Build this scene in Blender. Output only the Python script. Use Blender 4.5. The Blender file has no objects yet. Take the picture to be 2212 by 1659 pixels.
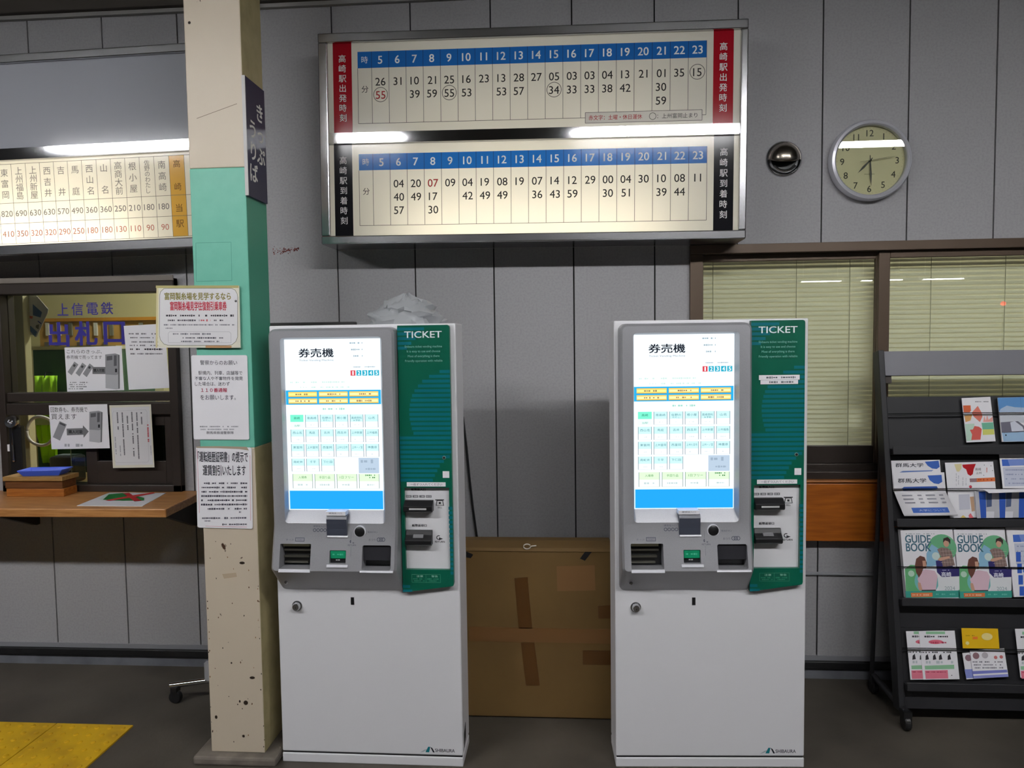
import bpy, bmesh, math, random
import numpy as np
from mathutils import Matrix, Vector
random.seed(7)
PI = math.pi
S = bpy.context.scene
COL = S.collection

# ------------------------------------------------------------------ camera, world, exposure
FOC = 1600.0
CAM = np.array([-0.0359, -3.0812, 1.4174])
_r = np.array([0.0588, 0.0725, -0.0112])
def _rod(r):
    t = np.linalg.norm(r); k = r / t
    K = np.array([[0, -k[2], k[1]], [k[2], 0, -k[0]], [-k[1], k[0], 0]])
    return np.eye(3) + math.sin(t) * K + (1 - math.cos(t)) * K @ K
VIEW = _rod(_r) @ np.array([[1, 0, 0], [0, 0, -1], [0, 1, 0]], float)
cd = bpy.data.cameras.new('camera'); cam = bpy.data.objects.new('camera', cd); COL.objects.link(cam)
cd.sensor_fit = 'HORIZONTAL'; cd.sensor_width = 36.0; cd.lens = FOC / 2212 * 36.0
cd.clip_start = 0.05; cd.clip_end = 100
_m = Matrix.Identity(4)
for i in range(3):
    _m[i][0] = VIEW[0][i]; _m[i][1] = -VIEW[1][i]; _m[i][2] = -VIEW[2][i]; _m[i][3] = CAM[i]
cam.matrix_world = _m
S.camera = cam
S.view_settings.view_transform = 'Standard'
S.view_settings.look = 'None'
S.view_settings.gamma = 1.0
S.view_settings.exposure = 0.0
S.view_settings.use_curve_mapping = False
world = bpy.data.worlds.new('world'); S.world = world; world.use_nodes = True
world.node_tree.nodes['Background'].inputs[0].default_value = (0.80, 0.86, 1.0, 1)
world.node_tree.nodes['Background'].inputs[1].default_value = 0.035

TUBE_POWER = 108.0      # platform fluorescent tubes
OFFICE_POWER = 95.0     # office tubes
SIGN_POWER = 10.0      # tubes inside the backlit boards
SCREEN = 1.25

# ------------------------------------------------------------------ rays
def ray(x, y):
    return VIEW.T @ np.array([(x - 1106) / FOC, (y - 829.5) / FOC, 1.0])
def onY(x, y, Y): d = ray(x, y); return CAM + d * (Y - CAM[1]) / d[1]
def onZ(x, y, Z): d = ray(x, y); return CAM + d * (Z - CAM[2]) / d[2]
def onX(x, y, X): d = ray(x, y); return CAM + d * (X - CAM[0]) / d[0]
def onP(x, y, P0, n): d = ray(x, y); return CAM + d * ((P0 - CAM) @ n) / (d @ n)

# ------------------------------------------------------------------ materials
def lin(c):
    o = []
    for v in c[:3]:
        v = v / 255.0
        o.append(v / 12.92 if v <= 0.04045 else ((v + 0.055) / 1.055) ** 2.4)
    return (o[0], o[1], o[2], 1.0)
_mats = {}
def mat(name, rgb, rough=0.5, metal=0.0, spec=0.5, noise=None, bump=None, coat=0.0):
    if name in _mats: return _mats[name]
    m = bpy.data.materials.new(name); m.use_nodes = True; _mats[name] = m
    nt = m.node_tree; b = nt.nodes['Principled BSDF']
    b.inputs['Base Color'].default_value = lin(rgb)
    b.inputs['Roughness'].default_value = rough
    b.inputs['Metallic'].default_value = metal
    b.inputs['Specular IOR Level'].default_value = spec
    b.inputs['Coat Weight'].default_value = coat
    if noise or bump:
        tc = nt.nodes.new('ShaderNodeTexCoord')
    if noise:
        sc, rgb2, lo, hi = noise[:4]
        st = noise[4] if len(noise) > 4 else (1, 1, 1)
        mp = nt.nodes.new('ShaderNodeMapping'); mp.inputs['Scale'].default_value = st
        nt.links.new(tc.outputs['Object'], mp.inputs['Vector'])
        n = nt.nodes.new('ShaderNodeTexNoise'); n.inputs['Scale'].default_value = sc; n.inputs['Detail'].default_value = 6
        nt.links.new(mp.outputs[0], n.inputs['Vector'])
        r = nt.nodes.new('ShaderNodeValToRGB')
        r.color_ramp.elements[0].position = lo; r.color_ramp.elements[0].color = lin(rgb)
        r.color_ramp.elements[1].position = hi; r.color_ramp.elements[1].color = lin(rgb2)
        nt.links.new(n.outputs['Fac'], r.inputs[0]); nt.links.new(r.outputs[0], b.inputs['Base Color'])
    if bump:
        n2 = nt.nodes.new('ShaderNodeTexNoise'); n2.inputs['Scale'].default_value = bump[0]; n2.inputs['Detail'].default_value = 4
        nt.links.new(tc.outputs['Object'], n2.inputs['Vector'])
        bn = nt.nodes.new('ShaderNodeBump'); bn.inputs['Strength'].default_value = bump[1]; bn.inputs['Distance'].default_value = 0.002
        nt.links.new(n2.outputs['Fac'], bn.inputs['Height']); nt.links.new(bn.outputs[0], b.inputs['Normal'])
    return m
def ink(rgb):
    return mat('ink_%02x%02x%02x' % tuple(int(v) for v in rgb), rgb, rough=0.6, spec=0.25)
def emit(rgb, k):
    key = 'glow_%02x%02x%02x_%g' % (int(rgb[0]), int(rgb[1]), int(rgb[2]), k)
    if key in _mats: return _mats[key]
    m = bpy.data.materials.new(key); m.use_nodes = True; _mats[key] = m
    nt = m.node_tree; nt.nodes.clear()
    e = nt.nodes.new('ShaderNodeEmission'); e.inputs[0].default_value = lin(rgb); e.inputs[1].default_value = k
    o = nt.nodes.new('ShaderNodeOutputMaterial'); nt.links.new(e.outputs[0], o.inputs[0])
    return m
def screen_ink(rgb): return emit(rgb, SCREEN)
def backlit(name, rgb, trans=0.55, own=0.0, gloss=0.02):
    """opal acrylic: diffuse + translucent (tube behind shines through) + clear gloss"""
    if name in _mats: return _mats[name]
    m = bpy.data.materials.new(name); m.use_nodes = True; _mats[name] = m
    nt = m.node_tree; nt.nodes.clear()
    d = nt.nodes.new('ShaderNodeBsdfDiffuse'); d.inputs[0].default_value = lin(rgb)
    t = nt.nodes.new('ShaderNodeBsdfTranslucent'); t.inputs[0].default_value = lin(rgb)
    mx = nt.nodes.new('ShaderNodeMixShader'); mx.inputs[0].default_value = trans
    nt.links.new(d.outputs[0], mx.inputs[1]); nt.links.new(t.outputs[0], mx.inputs[2])
    e = nt.nodes.new('ShaderNodeEmission'); e.inputs[0].default_value = lin(rgb); e.inputs[1].default_value = own
    ad = nt.nodes.new('ShaderNodeAddShader'); nt.links.new(mx.outputs[0], ad.inputs[0]); nt.links.new(e.outputs[0], ad.inputs[1])
    g = nt.nodes.new('ShaderNodeBsdfGlossy'); g.inputs['Roughness'].default_value = 0.12
    m2 = nt.nodes.new('ShaderNodeMixShader'); m2.inputs[0].default_value = gloss
    nt.links.new(ad.outputs[0], m2.inputs[1]); nt.links.new(g.outputs[0], m2.inputs[2])
    o = nt.nodes.new('ShaderNodeOutputMaterial'); nt.links.new(m2.outputs[0], o.inputs[0])
    return m
def glassmat(name, tint=(246, 248, 244), ior=1.5, gain=1.0, haze=0.0, rough=0.0):
    if name in _mats: return _mats[name]
    m = bpy.data.materials.new(name); m.use_nodes = True; _mats[name] = m
    nt = m.node_tree; nt.nodes.clear()
    t = nt.nodes.new('ShaderNodeBsdfTransparent'); t.inputs[0].default_value = lin(tint)
    g = nt.nodes.new('ShaderNodeBsdfGlossy'); g.inputs['Roughness'].default_value = rough
    f = nt.nodes.new('ShaderNodeFresnel'); f.inputs[0].default_value = ior
    k = nt.nodes.new('ShaderNodeMath'); k.operation = 'MULTIPLY'; k.inputs[1].default_value = gain; k.use_clamp = True
    nt.links.new(f.outputs[0], k.inputs[0])
    mx = nt.nodes.new('ShaderNodeMixShader'); nt.links.new(k.outputs[0], mx.inputs[0])
    nt.links.new(t.outputs[0], mx.inputs[1]); nt.links.new(g.outputs[0], mx.inputs[2])
    out = mx.outputs[0]
    if haze:
        d = nt.nodes.new('ShaderNodeBsdfDiffuse'); d.inputs[0].default_value = (0.85, 0.87, 0.9, 1)
        m3 = nt.nodes.new('ShaderNodeMixShader'); m3.inputs[0].default_value = haze
        nt.links.new(out, m3.inputs[1]); nt.links.new(d.outputs[0], m3.inputs[2]); out = m3.outputs[0]
    o = nt.nodes.new('ShaderNodeOutputMaterial'); nt.links.new(out, o.inputs[0])
    return m

WALL = mat('painted_wall_board', (165, 164, 166), 0.75, spec=0.3, noise=(120, (157, 156, 158), 0.42, 0.66), bump=(260, 0.12))
GROOVE = mat('groove_black', (26, 25, 25), 0.8)
BROWN_AL = mat('brown_aluminium', (92, 76, 62), 0.42, 0.35)
DARK_BR = mat('dark_bronze_aluminium', (54, 46, 41), 0.42, 0.25)
CHROME = mat('brushed_stainless', (190, 190, 192), 0.22, 1.0, bump=(14, 0.06))
CHROME2 = mat('polished_chrome', (190, 190, 192), 0.09, 1.0, bump=(9, 0.04))
WHITE_ST = mat('white_coated_steel', (226, 225, 228), 0.42)
BLACK_PL = mat('black_plastic', (22, 22, 24), 0.4)
BLACK_ST = mat('black_powder_steel', (32, 32, 35), 0.5)
SILVER = mat('silver_grey_plastic', (178, 178, 182), 0.42, 0.5, noise=(400, (170, 170, 174), 0.3, 0.7))
GREEN = mat('green_panel', (0, 92, 70), 0.34)
TEAL = mat('teal_stripe', (0, 106, 118), 0.34)
PAPER = mat('white_paper', (240, 238, 242), 0.7)
PAPER_W = mat('warm_paper', (226, 222, 205), 0.65)
LAMIN = mat('laminated_paper', (240, 238, 242), 0.25)
WOOD = mat('varnished_counter_wood', (196, 142, 86), 0.38, noise=(9, (160, 106, 56), 0.35, 0.7, (1, 9, 14)))
WOOD_O = mat('orange_wood', (176, 108, 42), 0.45, noise=(8, (136, 76, 26), 0.35, 0.7, (1, 8, 14)))
WOOD_T = mat('tan_plywood', (168, 132, 78), 0.5, noise=(8, (146, 110, 60), 0.35, 0.7, (2, 10, 10)))
CARD = mat('corrugated_cardboard', (116, 89, 46), 0.75, noise=(3, (106, 80, 40), 0.35, 0.65))
TAPE = mat('brown_packing_tape', (92, 60, 26), 0.32)
FLOOR = mat('worn_concrete', (79, 73, 64), 0.62, noise=(2.6, (57, 52, 45), 0.35, 0.68), bump=(60, 0.25))
CONC = mat('plinth_concrete', (118, 110, 100), 0.8, noise=(14, (84, 78, 70), 0.35, 0.7), bump=(40, 0.4))
CREAM = mat('cream_office_paint', (206, 198, 148), 0.7)
GLASS = glassmat('window_glass', gain=1.15)
CLOCKGL = glassmat('clock_glass', gain=1.2)

# ------------------------------------------------------------------ object helpers
def put(o, parent=None):
    COL.objects.link(o)
    if parent is not None: o.parent = parent
    return o
def tag(o, label, cat, group=None, kind=None):
    if label: o['label'] = label
    if cat: o['category'] = cat
    if group: o['group'] = group
    if kind: o['kind'] = kind
    return o
def root(name, label, cat, M=None, group=None, loc=None):
    o = bpy.data.objects.new(name, None); o.empty_display_size = 0.05; put(o)
    if M is not None: o.matrix_world = M
    if loc is not None: o.location = loc
    return tag(o, label, cat, group)
def struct(o): o['kind'] = 'structure'; return o

class MB:
    def __init__(s): s.v = []; s.f = []; s.m = []; s.mats = []
    def mi(s, m):
        if m not in s.mats: s.mats.append(m)
        return s.mats.index(m)
    def add(s, vs, fs, m):
        b = len(s.v); k = s.mi(m); s.v += [tuple(map(float, v)) for v in vs]
        for f in fs: s.f.append([b + i for i in f]); s.m.append(k)
        return s
    def box(s, x0, x1, y0, y1, z0, z1, m):
        if x0 > x1: x0, x1 = x1, x0
        if y0 > y1: y0, y1 = y1, y0
        if z0 > z1: z0, z1 = z1, z0
        vs = [(x0, y0, z0), (x1, y0, z0), (x1, y1, z0), (x0, y1, z0), (x0, y0, z1), (x1, y0, z1), (x1, y1, z1), (x0, y1, z1)]
        return s.add(vs, [(0, 3, 2, 1), (4, 5, 6, 7), (0, 1, 5, 4), (1, 2, 6, 5), (2, 3, 7, 6), (3, 0, 4, 7)], m)
    def prism(s, pts, y0, y1, m):
        """outline in local x,z extruded along y (y0 front)"""
        n = len(pts)
        a = sum(pts[i][0] * pts[(i + 1) % n][1] - pts[(i + 1) % n][0] * pts[i][1] for i in range(n))
        if a < 0: pts = pts[::-1]
        vs = [(p[0], y0, p[1]) for p in pts] + [(p[0], y1, p[1]) for p in pts]
        fs = [tuple(range(n)), tuple(range(2 * n - 1, n - 1, -1))] + [(i, i + n, (i + 1) % n + n, (i + 1) % n) for i in range(n)]
        return s.add(vs, fs, m)
    def extr(s, pts, axis, a0, a1, m):
        """outline extruded along x ('x': pts=(y,z)) or z ('z': pts=(x,y))"""
        n = len(pts)
        if axis == 'x': vs = [(a0, p[0], p[1]) for p in pts] + [(a1, p[0], p[1]) for p in pts]
        else: vs = [(p[0], p[1], a0) for p in pts] + [(p[0], p[1], a1) for p in pts]
        fs = [tuple(range(n)), tuple(range(2 * n - 1, n - 1, -1))] + [(i, i + n, (i + 1) % n + n, (i + 1) % n) for i in range(n)]
        return s.add(vs, fs, m)
    def hexa(s, q, t, m):
        """q: four 3D corners, t: thickness vector"""
        q = [np.array(p, float) for p in q]; t = np.array(t, float)
        vs = q + [p + t for p in q]
        return s.add(vs, [(0, 1, 2, 3), (7, 6, 5, 4), (0, 4, 5, 1), (1, 5, 6, 2), (2, 6, 7, 3), (3, 7, 4, 0)], m)
    def tube(s, path, r, m, n=10, closed=False):
        P = [np.array(p, float) for p in path]; k = len(P); vs = []
        up = np.array([0, 0, 1.0])
        for i, p in enumerate(P):
            a = P[(i - 1) % k] if (closed or i > 0) else p
            b = P[(i + 1) % k] if (closed or i < k - 1) else p
            d = b - a; d /= (np.linalg.norm(d) + 1e-12)
            u = np.cross(d, up)
            if np.linalg.norm(u) < 1e-3: u = np.cross(d, np.array([0, 1.0, 0]))
            u /= np.linalg.norm(u); w = np.cross(u, d)
            rr = r[i] if isinstance(r, (list, tuple)) else r
            for j in range(n):
                t = 2 * PI * j / n; vs.append(p + rr * (math.cos(t) * u + math.sin(t) * w))
        fs = []
        for i in range(k if closed else k - 1):
            i2 = (i + 1) % k
            for j in range(n): fs.append((i * n + j, i * n + (j + 1) % n, i2 * n + (j + 1) % n, i2 * n + j))
        if not closed: fs.append(tuple(range(n))[::-1]); fs.append(tuple((k - 1) * n + j for j in range(n)))
        return s.add(vs, fs, m)
    def lathe(s, prof, m, c=(0, 0, 0), axis='y', n=48, a0=0, a1=2 * PI):
        """prof: (r, h); axis 'y': h along y, circle in xz; axis 'z': h along z"""
        vs = []; k = len(prof); full = abs(a1 - a0 - 2 * PI) < 1e-6
        for i in range(n if full else n + 1):
            t = a0 + (a1 - a0) * i / n
            for r, h in prof:
                if axis == 'y': vs.append((c[0] + r * math.cos(t), c[1] + h, c[2] + r * math.sin(t)))
                elif axis == 'x': vs.append((c[0] + h, c[1] + r * math.cos(t), c[2] + r * math.sin(t)))
                else: vs.append((c[0] + r * math.cos(t), c[1] + r * math.sin(t), c[2] + h))
        fs = []; N = n if full else n + 1
        for i in range(n):
            i2 = (i + 1) % N
            for j in range(k - 1): fs.append((i * k + j, i2 * k + j, i2 * k + j + 1, i * k + j + 1))
        return s.add(vs, fs, m)
    def build(s, name, parent=None, smooth=False, bevel=0.0, seg=2, weld=False):
        me = bpy.data.meshes.new(name); me.from_pydata(s.v, [], s.f)
        for m in s.mats: me.materials.append(m)
        me.polygons.foreach_set('material_index', s.m)
        bm = bmesh.new(); bm.from_mesh(me)
        if weld: bmesh.ops.remove_doubles(bm, verts=bm.verts, dist=1e-5)
        bmesh.ops.recalc_face_normals(bm, faces=bm.faces); bm.to_mesh(me); bm.free()
        if smooth:
            me.polygons.foreach_set('use_smooth', [True] * len(me.polygons))
            me.set_sharp_from_angle(angle=0.7)
        o = bpy.data.objects.new(name, me); put(o, parent)
        if bevel:
            b = o.modifiers.new('bevel', 'BEVEL'); b.width = bevel; b.segments = seg; b.limit_method = 'ANGLE'; b.angle_limit = 0.6
        return o

# ------------------------------------------------------------------ lettering
_tc = {}
def glyphs(txt):
    k = txt
    if k in _tc: return _tc[k]
    c = bpy.data.curves.new('t', 'FONT'); c.body = txt; c.size = 1.0; c.resolution_u = 3; c.fill_mode = 'FRONT'
    o = bpy.data.objects.new('t', c); COL.objects.link(o)
    dg = bpy.context.evaluated_depsgraph_get(); ev = o.evaluated_get(dg); me = ev.to_mesh()
    vs = [(v.co.x, v.co.y) for v in me.vertices]; fs = [tuple(p.vertices) for p in me.polygons]
    ev.to_mesh_clear(); bpy.data.objects.remove(o); bpy.data.curves.remove(c)
    _tc[k] = (vs, fs); return _tc[k]

class Print:
    """flat printed matter in local x (right), z (up), laid on a face at local y"""
    def __init__(s, y=0.0, F=None, crop=(0, 0, 1.0), mk=ink, step=0.00022):
        s.b = MB(); s.y = y; s.F = F; s.c = crop; s.mk = mk; s.st = step
    def uv(s, x, y):
        px, py = s.c[0] + x / s.c[2], s.c[1] + y / s.c[2]
        return s.F(px, py)
    def poly(s, pts, col, L=1):
        n = len(pts); a = sum(pts[i][0] * pts[(i + 1) % n][1] - pts[(i + 1) % n][0] * pts[i][1] for i in range(n))
        if a < 0: pts = pts[::-1]
        yy = s.y - s.st * L
        s.b.add([(p[0], yy, p[1]) for p in pts], [tuple(range(n))], s.mk(col) if isinstance(col, tuple) else col); return s
    def rect(s, u0, v0, u1, v1, col, L=1): return s.poly([(u0, v0), (u1, v0), (u1, v1), (u0, v1)], col, L)
    def disk(s, u, v, r, col, L=1, n=28, ry=None):
        ry = ry or r
        return s.poly([(u + r * math.cos(2 * PI * i / n), v + ry * math.sin(2 * PI * i / n)) for i in range(n)], col, L)
    def line(s, u0, v0, u1, v1, w, col, L=1):
        d = math.hypot(u1 - u0, v1 - v0) or 1; nx, ny = -(v1 - v0) / d * w / 2, (u1 - u0) / d * w / 2
        return s.poly([(u0 + nx, v0 + ny), (u0 - nx, v0 - ny), (u1 - nx, v1 - ny), (u1 + nx, v1 + ny)], col, L)
    def loop(s, pts, w, col, L=1):
        for i in range(len(pts)):
            a, b = pts[i], pts[(i + 1) % len(pts)]; s.line(a[0], a[1], b[0], b[1], w, col, L)
        return s
    def ring(s, u, v, r, w, col, L=1, n=32):
        yy = s.y - s.st * L; vs = []; fs = []
        for i in range(n):
            t = 2 * PI * i / n
            for q in (r - w / 2, r + w / 2): vs.append((u + q * math.cos(t), yy, v + q * math.sin(t)))
        for i in range(n):
            j = (i + 1) % n; fs.append((2 * i, 2 * i + 1, 2 * j + 1, 2 * j))
        s.b.add(vs, fs, s.mk(col)); return s
    def rrect(s, u0, v0, u1, v1, r):
        o = []
        for cx, cy, a in ((u1 - r, v1 - r, 0), (u0 + r, v1 - r, 90), (u0 + r, v0 + r, 180), (u1 - r, v0 + r, 270)):
            for k in range(5): t = math.radians(a + 22.5 * k); o.append((cx + r * math.cos(t), cy + r * math.sin(t)))
        return o
    def text(s, t, u, v, h, col, L=2, bold=0.0, fit=None, align='c', rot=0.0, box=None):
        """h = em size; (u,v) centre; box=(w,h) squeezes the letters' own bounds into that size"""
        vs, fs = glyphs(t)
        if not vs: return s
        x0 = min(p[0] for p in vs); x1 = max(p[0] for p in vs); y0 = min(p[1] for p in vs); y1 = max(p[1] for p in vs)
        kx = ky = h
        cy = 0.375
        if fit: kx = fit / (x1 - x0)
        if box: kx = box[0] / max(x1 - x0, 1e-6); ky = box[1] / max(y1 - y0, 1e-6); cy = (y0 + y1) / 2
        cx = {'c': (x0 + x1) / 2, 'l': x0, 'r': x1}[align]
        ca, sa = math.cos(rot), math.sin(rot); yy = s.y - s.st * L
        for i, (ox, oy) in enumerate(((-1, -.6), (1, -.6), (-1, .6), (1, .6)) if bold else ((0, 0),)):
            out = []
            for x, y in vs:
                a, b = (x - cx + ox * bold) * kx, (y - cy + oy * bold) * ky
                out.append((u + a * ca - b * sa, yy - i * 0.00004, v + a * sa + b * ca))
            s.b.add(out, fs, s.mk(col))
        return s
    def vtext(s, t, u, v1, v0, h, col, L=2, bold=0.0):
        n = len(t)
        for i, ch in enumerate(t):
            s.text(ch, u, v1 - (v1 - v0) * (i + 0.5) / n, h, col, L, bold)
        return s
    # same, in pixels of a crop of the photograph lying on this face
    def P(s, pts, col, L=1): return s.poly([s.uv(*p) for p in pts], col, L)
    def R(s, x0, y0, x1, y1, col, L=1): return s.P([(x0, y0), (x1, y0), (x1, y1), (x0, y1)], col, L)
    def T(s, t, x0, y0, x1, y1, col, L=2, bold=0.0):
        a = s.uv(x0, (y0 + y1) / 2); b = s.uv(x1, (y0 + y1) / 2); c = s.uv((x0 + x1) / 2, y0); d = s.uv((x0 + x1) / 2, y1)
        return s.text(t, (a[0] + b[0]) / 2, (c[1] + d[1]) / 2, 1, col, L, bold, rot=math.atan2(b[1] - a[1], b[0] - a[0]),
                      box=(math.hypot(b[0] - a[0], b[1] - a[1]), abs(c[1] - d[1])))
    def V(s, t, x, y0, y1, hpx, col, L=2, bold=0.0):
        n = len(t)
        for i, ch in enumerate(t):
            yc = y0 + (y1 - y0) * (i + 0.5) / n
            a = s.uv(x, yc); b = s.uv(x + hpx, yc)
            s.text(ch, a[0], a[1], abs(b[0] - a[0]), col, L, bold)
        return s
    def Ln(s, x0, y0, x1, y1, w, col, L=1):
        a, b = s.uv(x0, y0), s.uv(x1, y1); return s.line(a[0], a[1], b[0], b[1], w, col, L)
    def dashes(s, x0, x1, y, h, col, L=2, seed=1, vertical=False, dens=0.8):
        """a line of print too small to read"""
        rr = random.Random(seed); x = x0
        while x < x1:
            w = rr.uniform(0.5, 1.1) * h * 1.3; e = min(x + w, x1)
            if rr.random() < dens:
                k = rr.uniform(0.55, 1.0) * h / 2
                if vertical: s.R(y - k, x, y + k, e - h * 0.25, col, L)
                else: s.R(x, y - k, e - h * 0.25, y + k, col, L)
            x = e
        return s
    def build(s, name, parent):
        me = bpy.data.meshes.new(name); me.from_pydata(s.b.v, [], s.b.f)
        for m in s.b.mats: me.materials.append(m)
        me.polygons.foreach_set('material_index', s.b.m)
        o = bpy.data.objects.new(name, me); return put(o, parent)

# ------------------------------------------------------------------ a rectangle seen in the photo -> local frame
def homog(a, b):
    A = []
    for (x, y), (u, v) in zip(a, b):
        A.append([x, y, 1, 0, 0, 0, -u * x, -u * y, -u]); A.append([0, 0, 0, x, y, 1, -v * x, -v * y, -v])
    return np.linalg.svd(np.array(A, float))[2][-1].reshape(3, 3)
class Frame:
    """corners TL,TR,BR,BL in photo pixels on a plane (point P0, normal n towards the viewer)"""
    def __init__(s, c, P0, n):
        n = np.array(n, float); n /= np.linalg.norm(n); P0 = np.array(P0, float)
        q = [onP(x, y, P0, n) for x, y in c]
        r = (q[1] - q[0]) / 2 + (q[2] - q[3]) / 2; s.W = np.linalg.norm(r); r /= s.W
        r -= n * (r @ n); r /= np.linalg.norm(r); up = np.cross(n, r); up = -up if up[2] < -0.1 or (abs(up[2]) < 0.1 and up[1] < 0) else up
        s.H = abs(((q[0] - q[3]) / 2 + (q[1] - q[2]) / 2) @ up)
        cen = sum(q) / 4; o = cen - up * s.H / 2
        s.M = Matrix(((r[0], -n[0], up[0], o[0]), (r[1], -n[1], up[1], o[1]), (r[2], -n[2], up[2], o[2]), (0, 0, 0, 1)))
        w, h = s.W / 2, s.H
        s.Hm = homog(c, [(-w, h), (w, h), (w, 0), (-w, 0)])
    def __call__(s, px, py):
        q = s.Hm @ np.array([px, py, 1.0]); return (q[0] / q[2], q[1] / q[2])
def wallframe(c, Y): return Frame(c, (0, Y, 0), (0, -1, 0))

# ------------------------------------------------------------------ platform lighting: a row of battens parallel to the wall
CEIL = 3.5
LL = 2.95                                                            # distance of the row from the wall
_q = ray(1885, 299); LZ0 = CAM[2] + _q[2] / _q[1] * (-CAM[1] + LL - 0.165)      # seen mirrored in the clock glass
def row_x(px): q = ray(px, 298); return CAM[0] + q[0] / q[1] * (-CAM[1] + LL - 0.4)
def batten(x, y, z, power, label, group, L=1.2, skirt=-0.004):
    t = root('fluorescent_batten', label, 'light fixture', group=group, loc=(x, y, z))
    mb = MB(); P_ = [(-0.1, skirt), (-0.07, 0.045), (-0.035, 0.09), (0.035, 0.09), (0.07, 0.045), (0.1, skirt), (0.096, skirt), (0.066, 0.041), (-0.066, 0.041), (-0.096, skirt)]
    n = len(P_); vs = [(sx * (L / 2 + 0.03), p[0], p[1]) for sx in (-1, 1) for p in P_]
    fs = [(i, (i + 1) % n, n + (i + 1) % n, n + i) for i in range(n)]
    mb.add(vs, fs, WHITE_ST)
    for sx in (-1, 1):
        x_ = sx * (L / 2 + 0.03); mb.add([(x_, p[0], p[1]) for p in P_[:6]], [tuple(range(6))], WHITE_ST)
    mb.build('housing', t)
    h = MB()
    for dx in (-0.35, 0.35): h.box(dx - 0.008, dx + 0.008, -0.008, 0.008, 0.088, CEIL - z, WHITE_ST)
    h.build('hanger', t)
    for dy in (-0.042, 0.042):
        tb = MB(); tb.tube([(-L / 2 + 0.02, dy, 0), (L / 2 - 0.02, dy, 0)], 0.019, emit((252, 252, 253), power), n=10); tb.build('tube', t)
        c = MB()
        for sx in (-1, 1): c.box(sx * (L / 2 - 0.02), sx * L / 2, dy - 0.02, dy + 0.02, -0.02, 0.041, WHITE_ST)
        c.build('lamp_holder', t)
    return t
nm = ['first batten of the row, in front of the ticket window', 'second batten of the row, in front of the mint column',
      'third batten of the row, facing the second ticket machine', 'fourth batten of the row, facing the leaflet rack']
for (p0_, p1_), n in zip(((120, 435), (545, 860), (1260, 1575), (1690, 2005)), nm):
    x = (row_x(p0_) + row_x(p1_)) / 2
    batten(x, -LL, LZ0 - (x - 0.9) * 0.012, TUBE_POWER, 'white twin-tube fluorescent ' + n, 'battens hung in a row before the wall')
for x, n in zip((5.3, 6.52, 7.74), ('nearest the platform edge', 'in the middle of the far group', 'at the far end of the far group')):
    batten(x, -12.9, 2.58, 30.0, 'small white fluorescent batten across the tracks, ' + n, 'battens across the tracks', L=0.85)
sl = MB(); sl.lathe([(0, -0.05), (0.04, -0.035), (0.05, 0), (0.04, 0.035), (0, 0.05)], emit((255, 30, 16), 9.0), axis='y', n=20)
so = sl.build('signal_lamp'); so.location = (9.01, -13.0, 2.05)
tag(so, 'small red signal lamp glowing across the tracks', 'signal lamp')
sh = MB(); sh.box(-0.03, 0.03, -0.03, 0.03, -2.05, -0.045, BLACK_ST); sh.build('signal_post', so)

# ------------------------------------------------------------------ the setting
PITCH = 0.33
wx0 = onY(6, 850, 0)[0]; wx1 = onY(392, 850, 0)[0]; wz0 = 0.785; wz1 = onY(200, 605, 0)[2]        # ticket window opening
vx0 = onY(1489, 760, 0)[0]; vx1 = 2.75; vz1 = onY(1850, 523, 0)[2]; vz0 = onY(1850, 1026, 0)[2]      # blind window opening
WALL_TOP, PAN_BOT = CEIL, 0.0985
def grooved_wall():
    mb = MB(); holes = [(wx0, wx1, wz0, wz1), (vx0, vx1, vz0, vz1)]
    g = 0.003; X0, X1 = -13 * PITCH, 10 * PITCH
    def cells(a, b, y0, y1, m):
        xb = sorted({a, b} | {x for h in holes for x in h[:2] if a < x < b})
        for i in range(len(xb) - 1):
            c = (xb[i] + xb[i + 1]) / 2; z = PAN_BOT
            for h in sorted(holes, key=lambda h: h[2]):
                if h[0] < c < h[1]:
                    mb.box(xb[i], xb[i + 1], y0, y1, z, h[2], m); z = h[3]
            mb.box(xb[i], xb[i + 1], y0, y1, z, WALL_TOP, m)
    for k in range(-13, 10): cells(k * PITCH + g, (k + 1) * PITCH - g, 0.0, 0.012, WALL)
    cells(X0, X1, 0.009, 0.06, GROOVE)
    return struct(mb.build('wall_back'))
grooved_wall()
mb = MB(); mb.box(-4.3, 3.3, -0.004, 0.06, 0.079, 0.0985, mat('base_flashing', (132, 133, 138), 0.6)); struct(mb.build('trim_1'))
mb = MB(); mb.box(-4.3, 3.3, -0.012, 0.06, 0.043, 0.079, mat('black_rubber_base', (20, 20, 22), 0.5)); struct(mb.build('baseboard_back', bevel=0.006))
mb = MB(); mb.box(-4.3, 3.3, 0.0, 0.06, -0.02, 0.043, mat('kerb_grey', (112, 114, 120), 0.7, noise=(8, (90, 92, 98), 0.4, 0.7))); struct(mb.build('trim_2'))
mb = MB(); mb.box(-7, 12, -15, 0.06, -0.05, 0.0, FLOOR); mb.box(-7, 12, 0.06, 2.6, -0.05, 0.0, FLOOR); struct(mb.build('floor'))
zs = onY(200, 30, 0)[2]
mb = MB(); mb.box(-4.3, 3.3, -0.045, 0.0, zs, WALL_TOP, mat('soffit_dark_wood', (70, 64, 58), 0.7)); struct(mb.build('trim_3', bevel=0.004))
mb = MB(); mb.box(-4.3, 3.3, -0.02, 0.0, zs - 0.016, zs, mat('soffit_bead', (150, 148, 145), 0.5)); struct(mb.build('trim_4'))
mb = MB(); mb.box(-7, 12, -15, 2.6, CEIL, CEIL + 0.06, mat('ceiling_board', (120, 118, 112), 0.8)); struct(mb.build('ceiling'))
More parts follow.
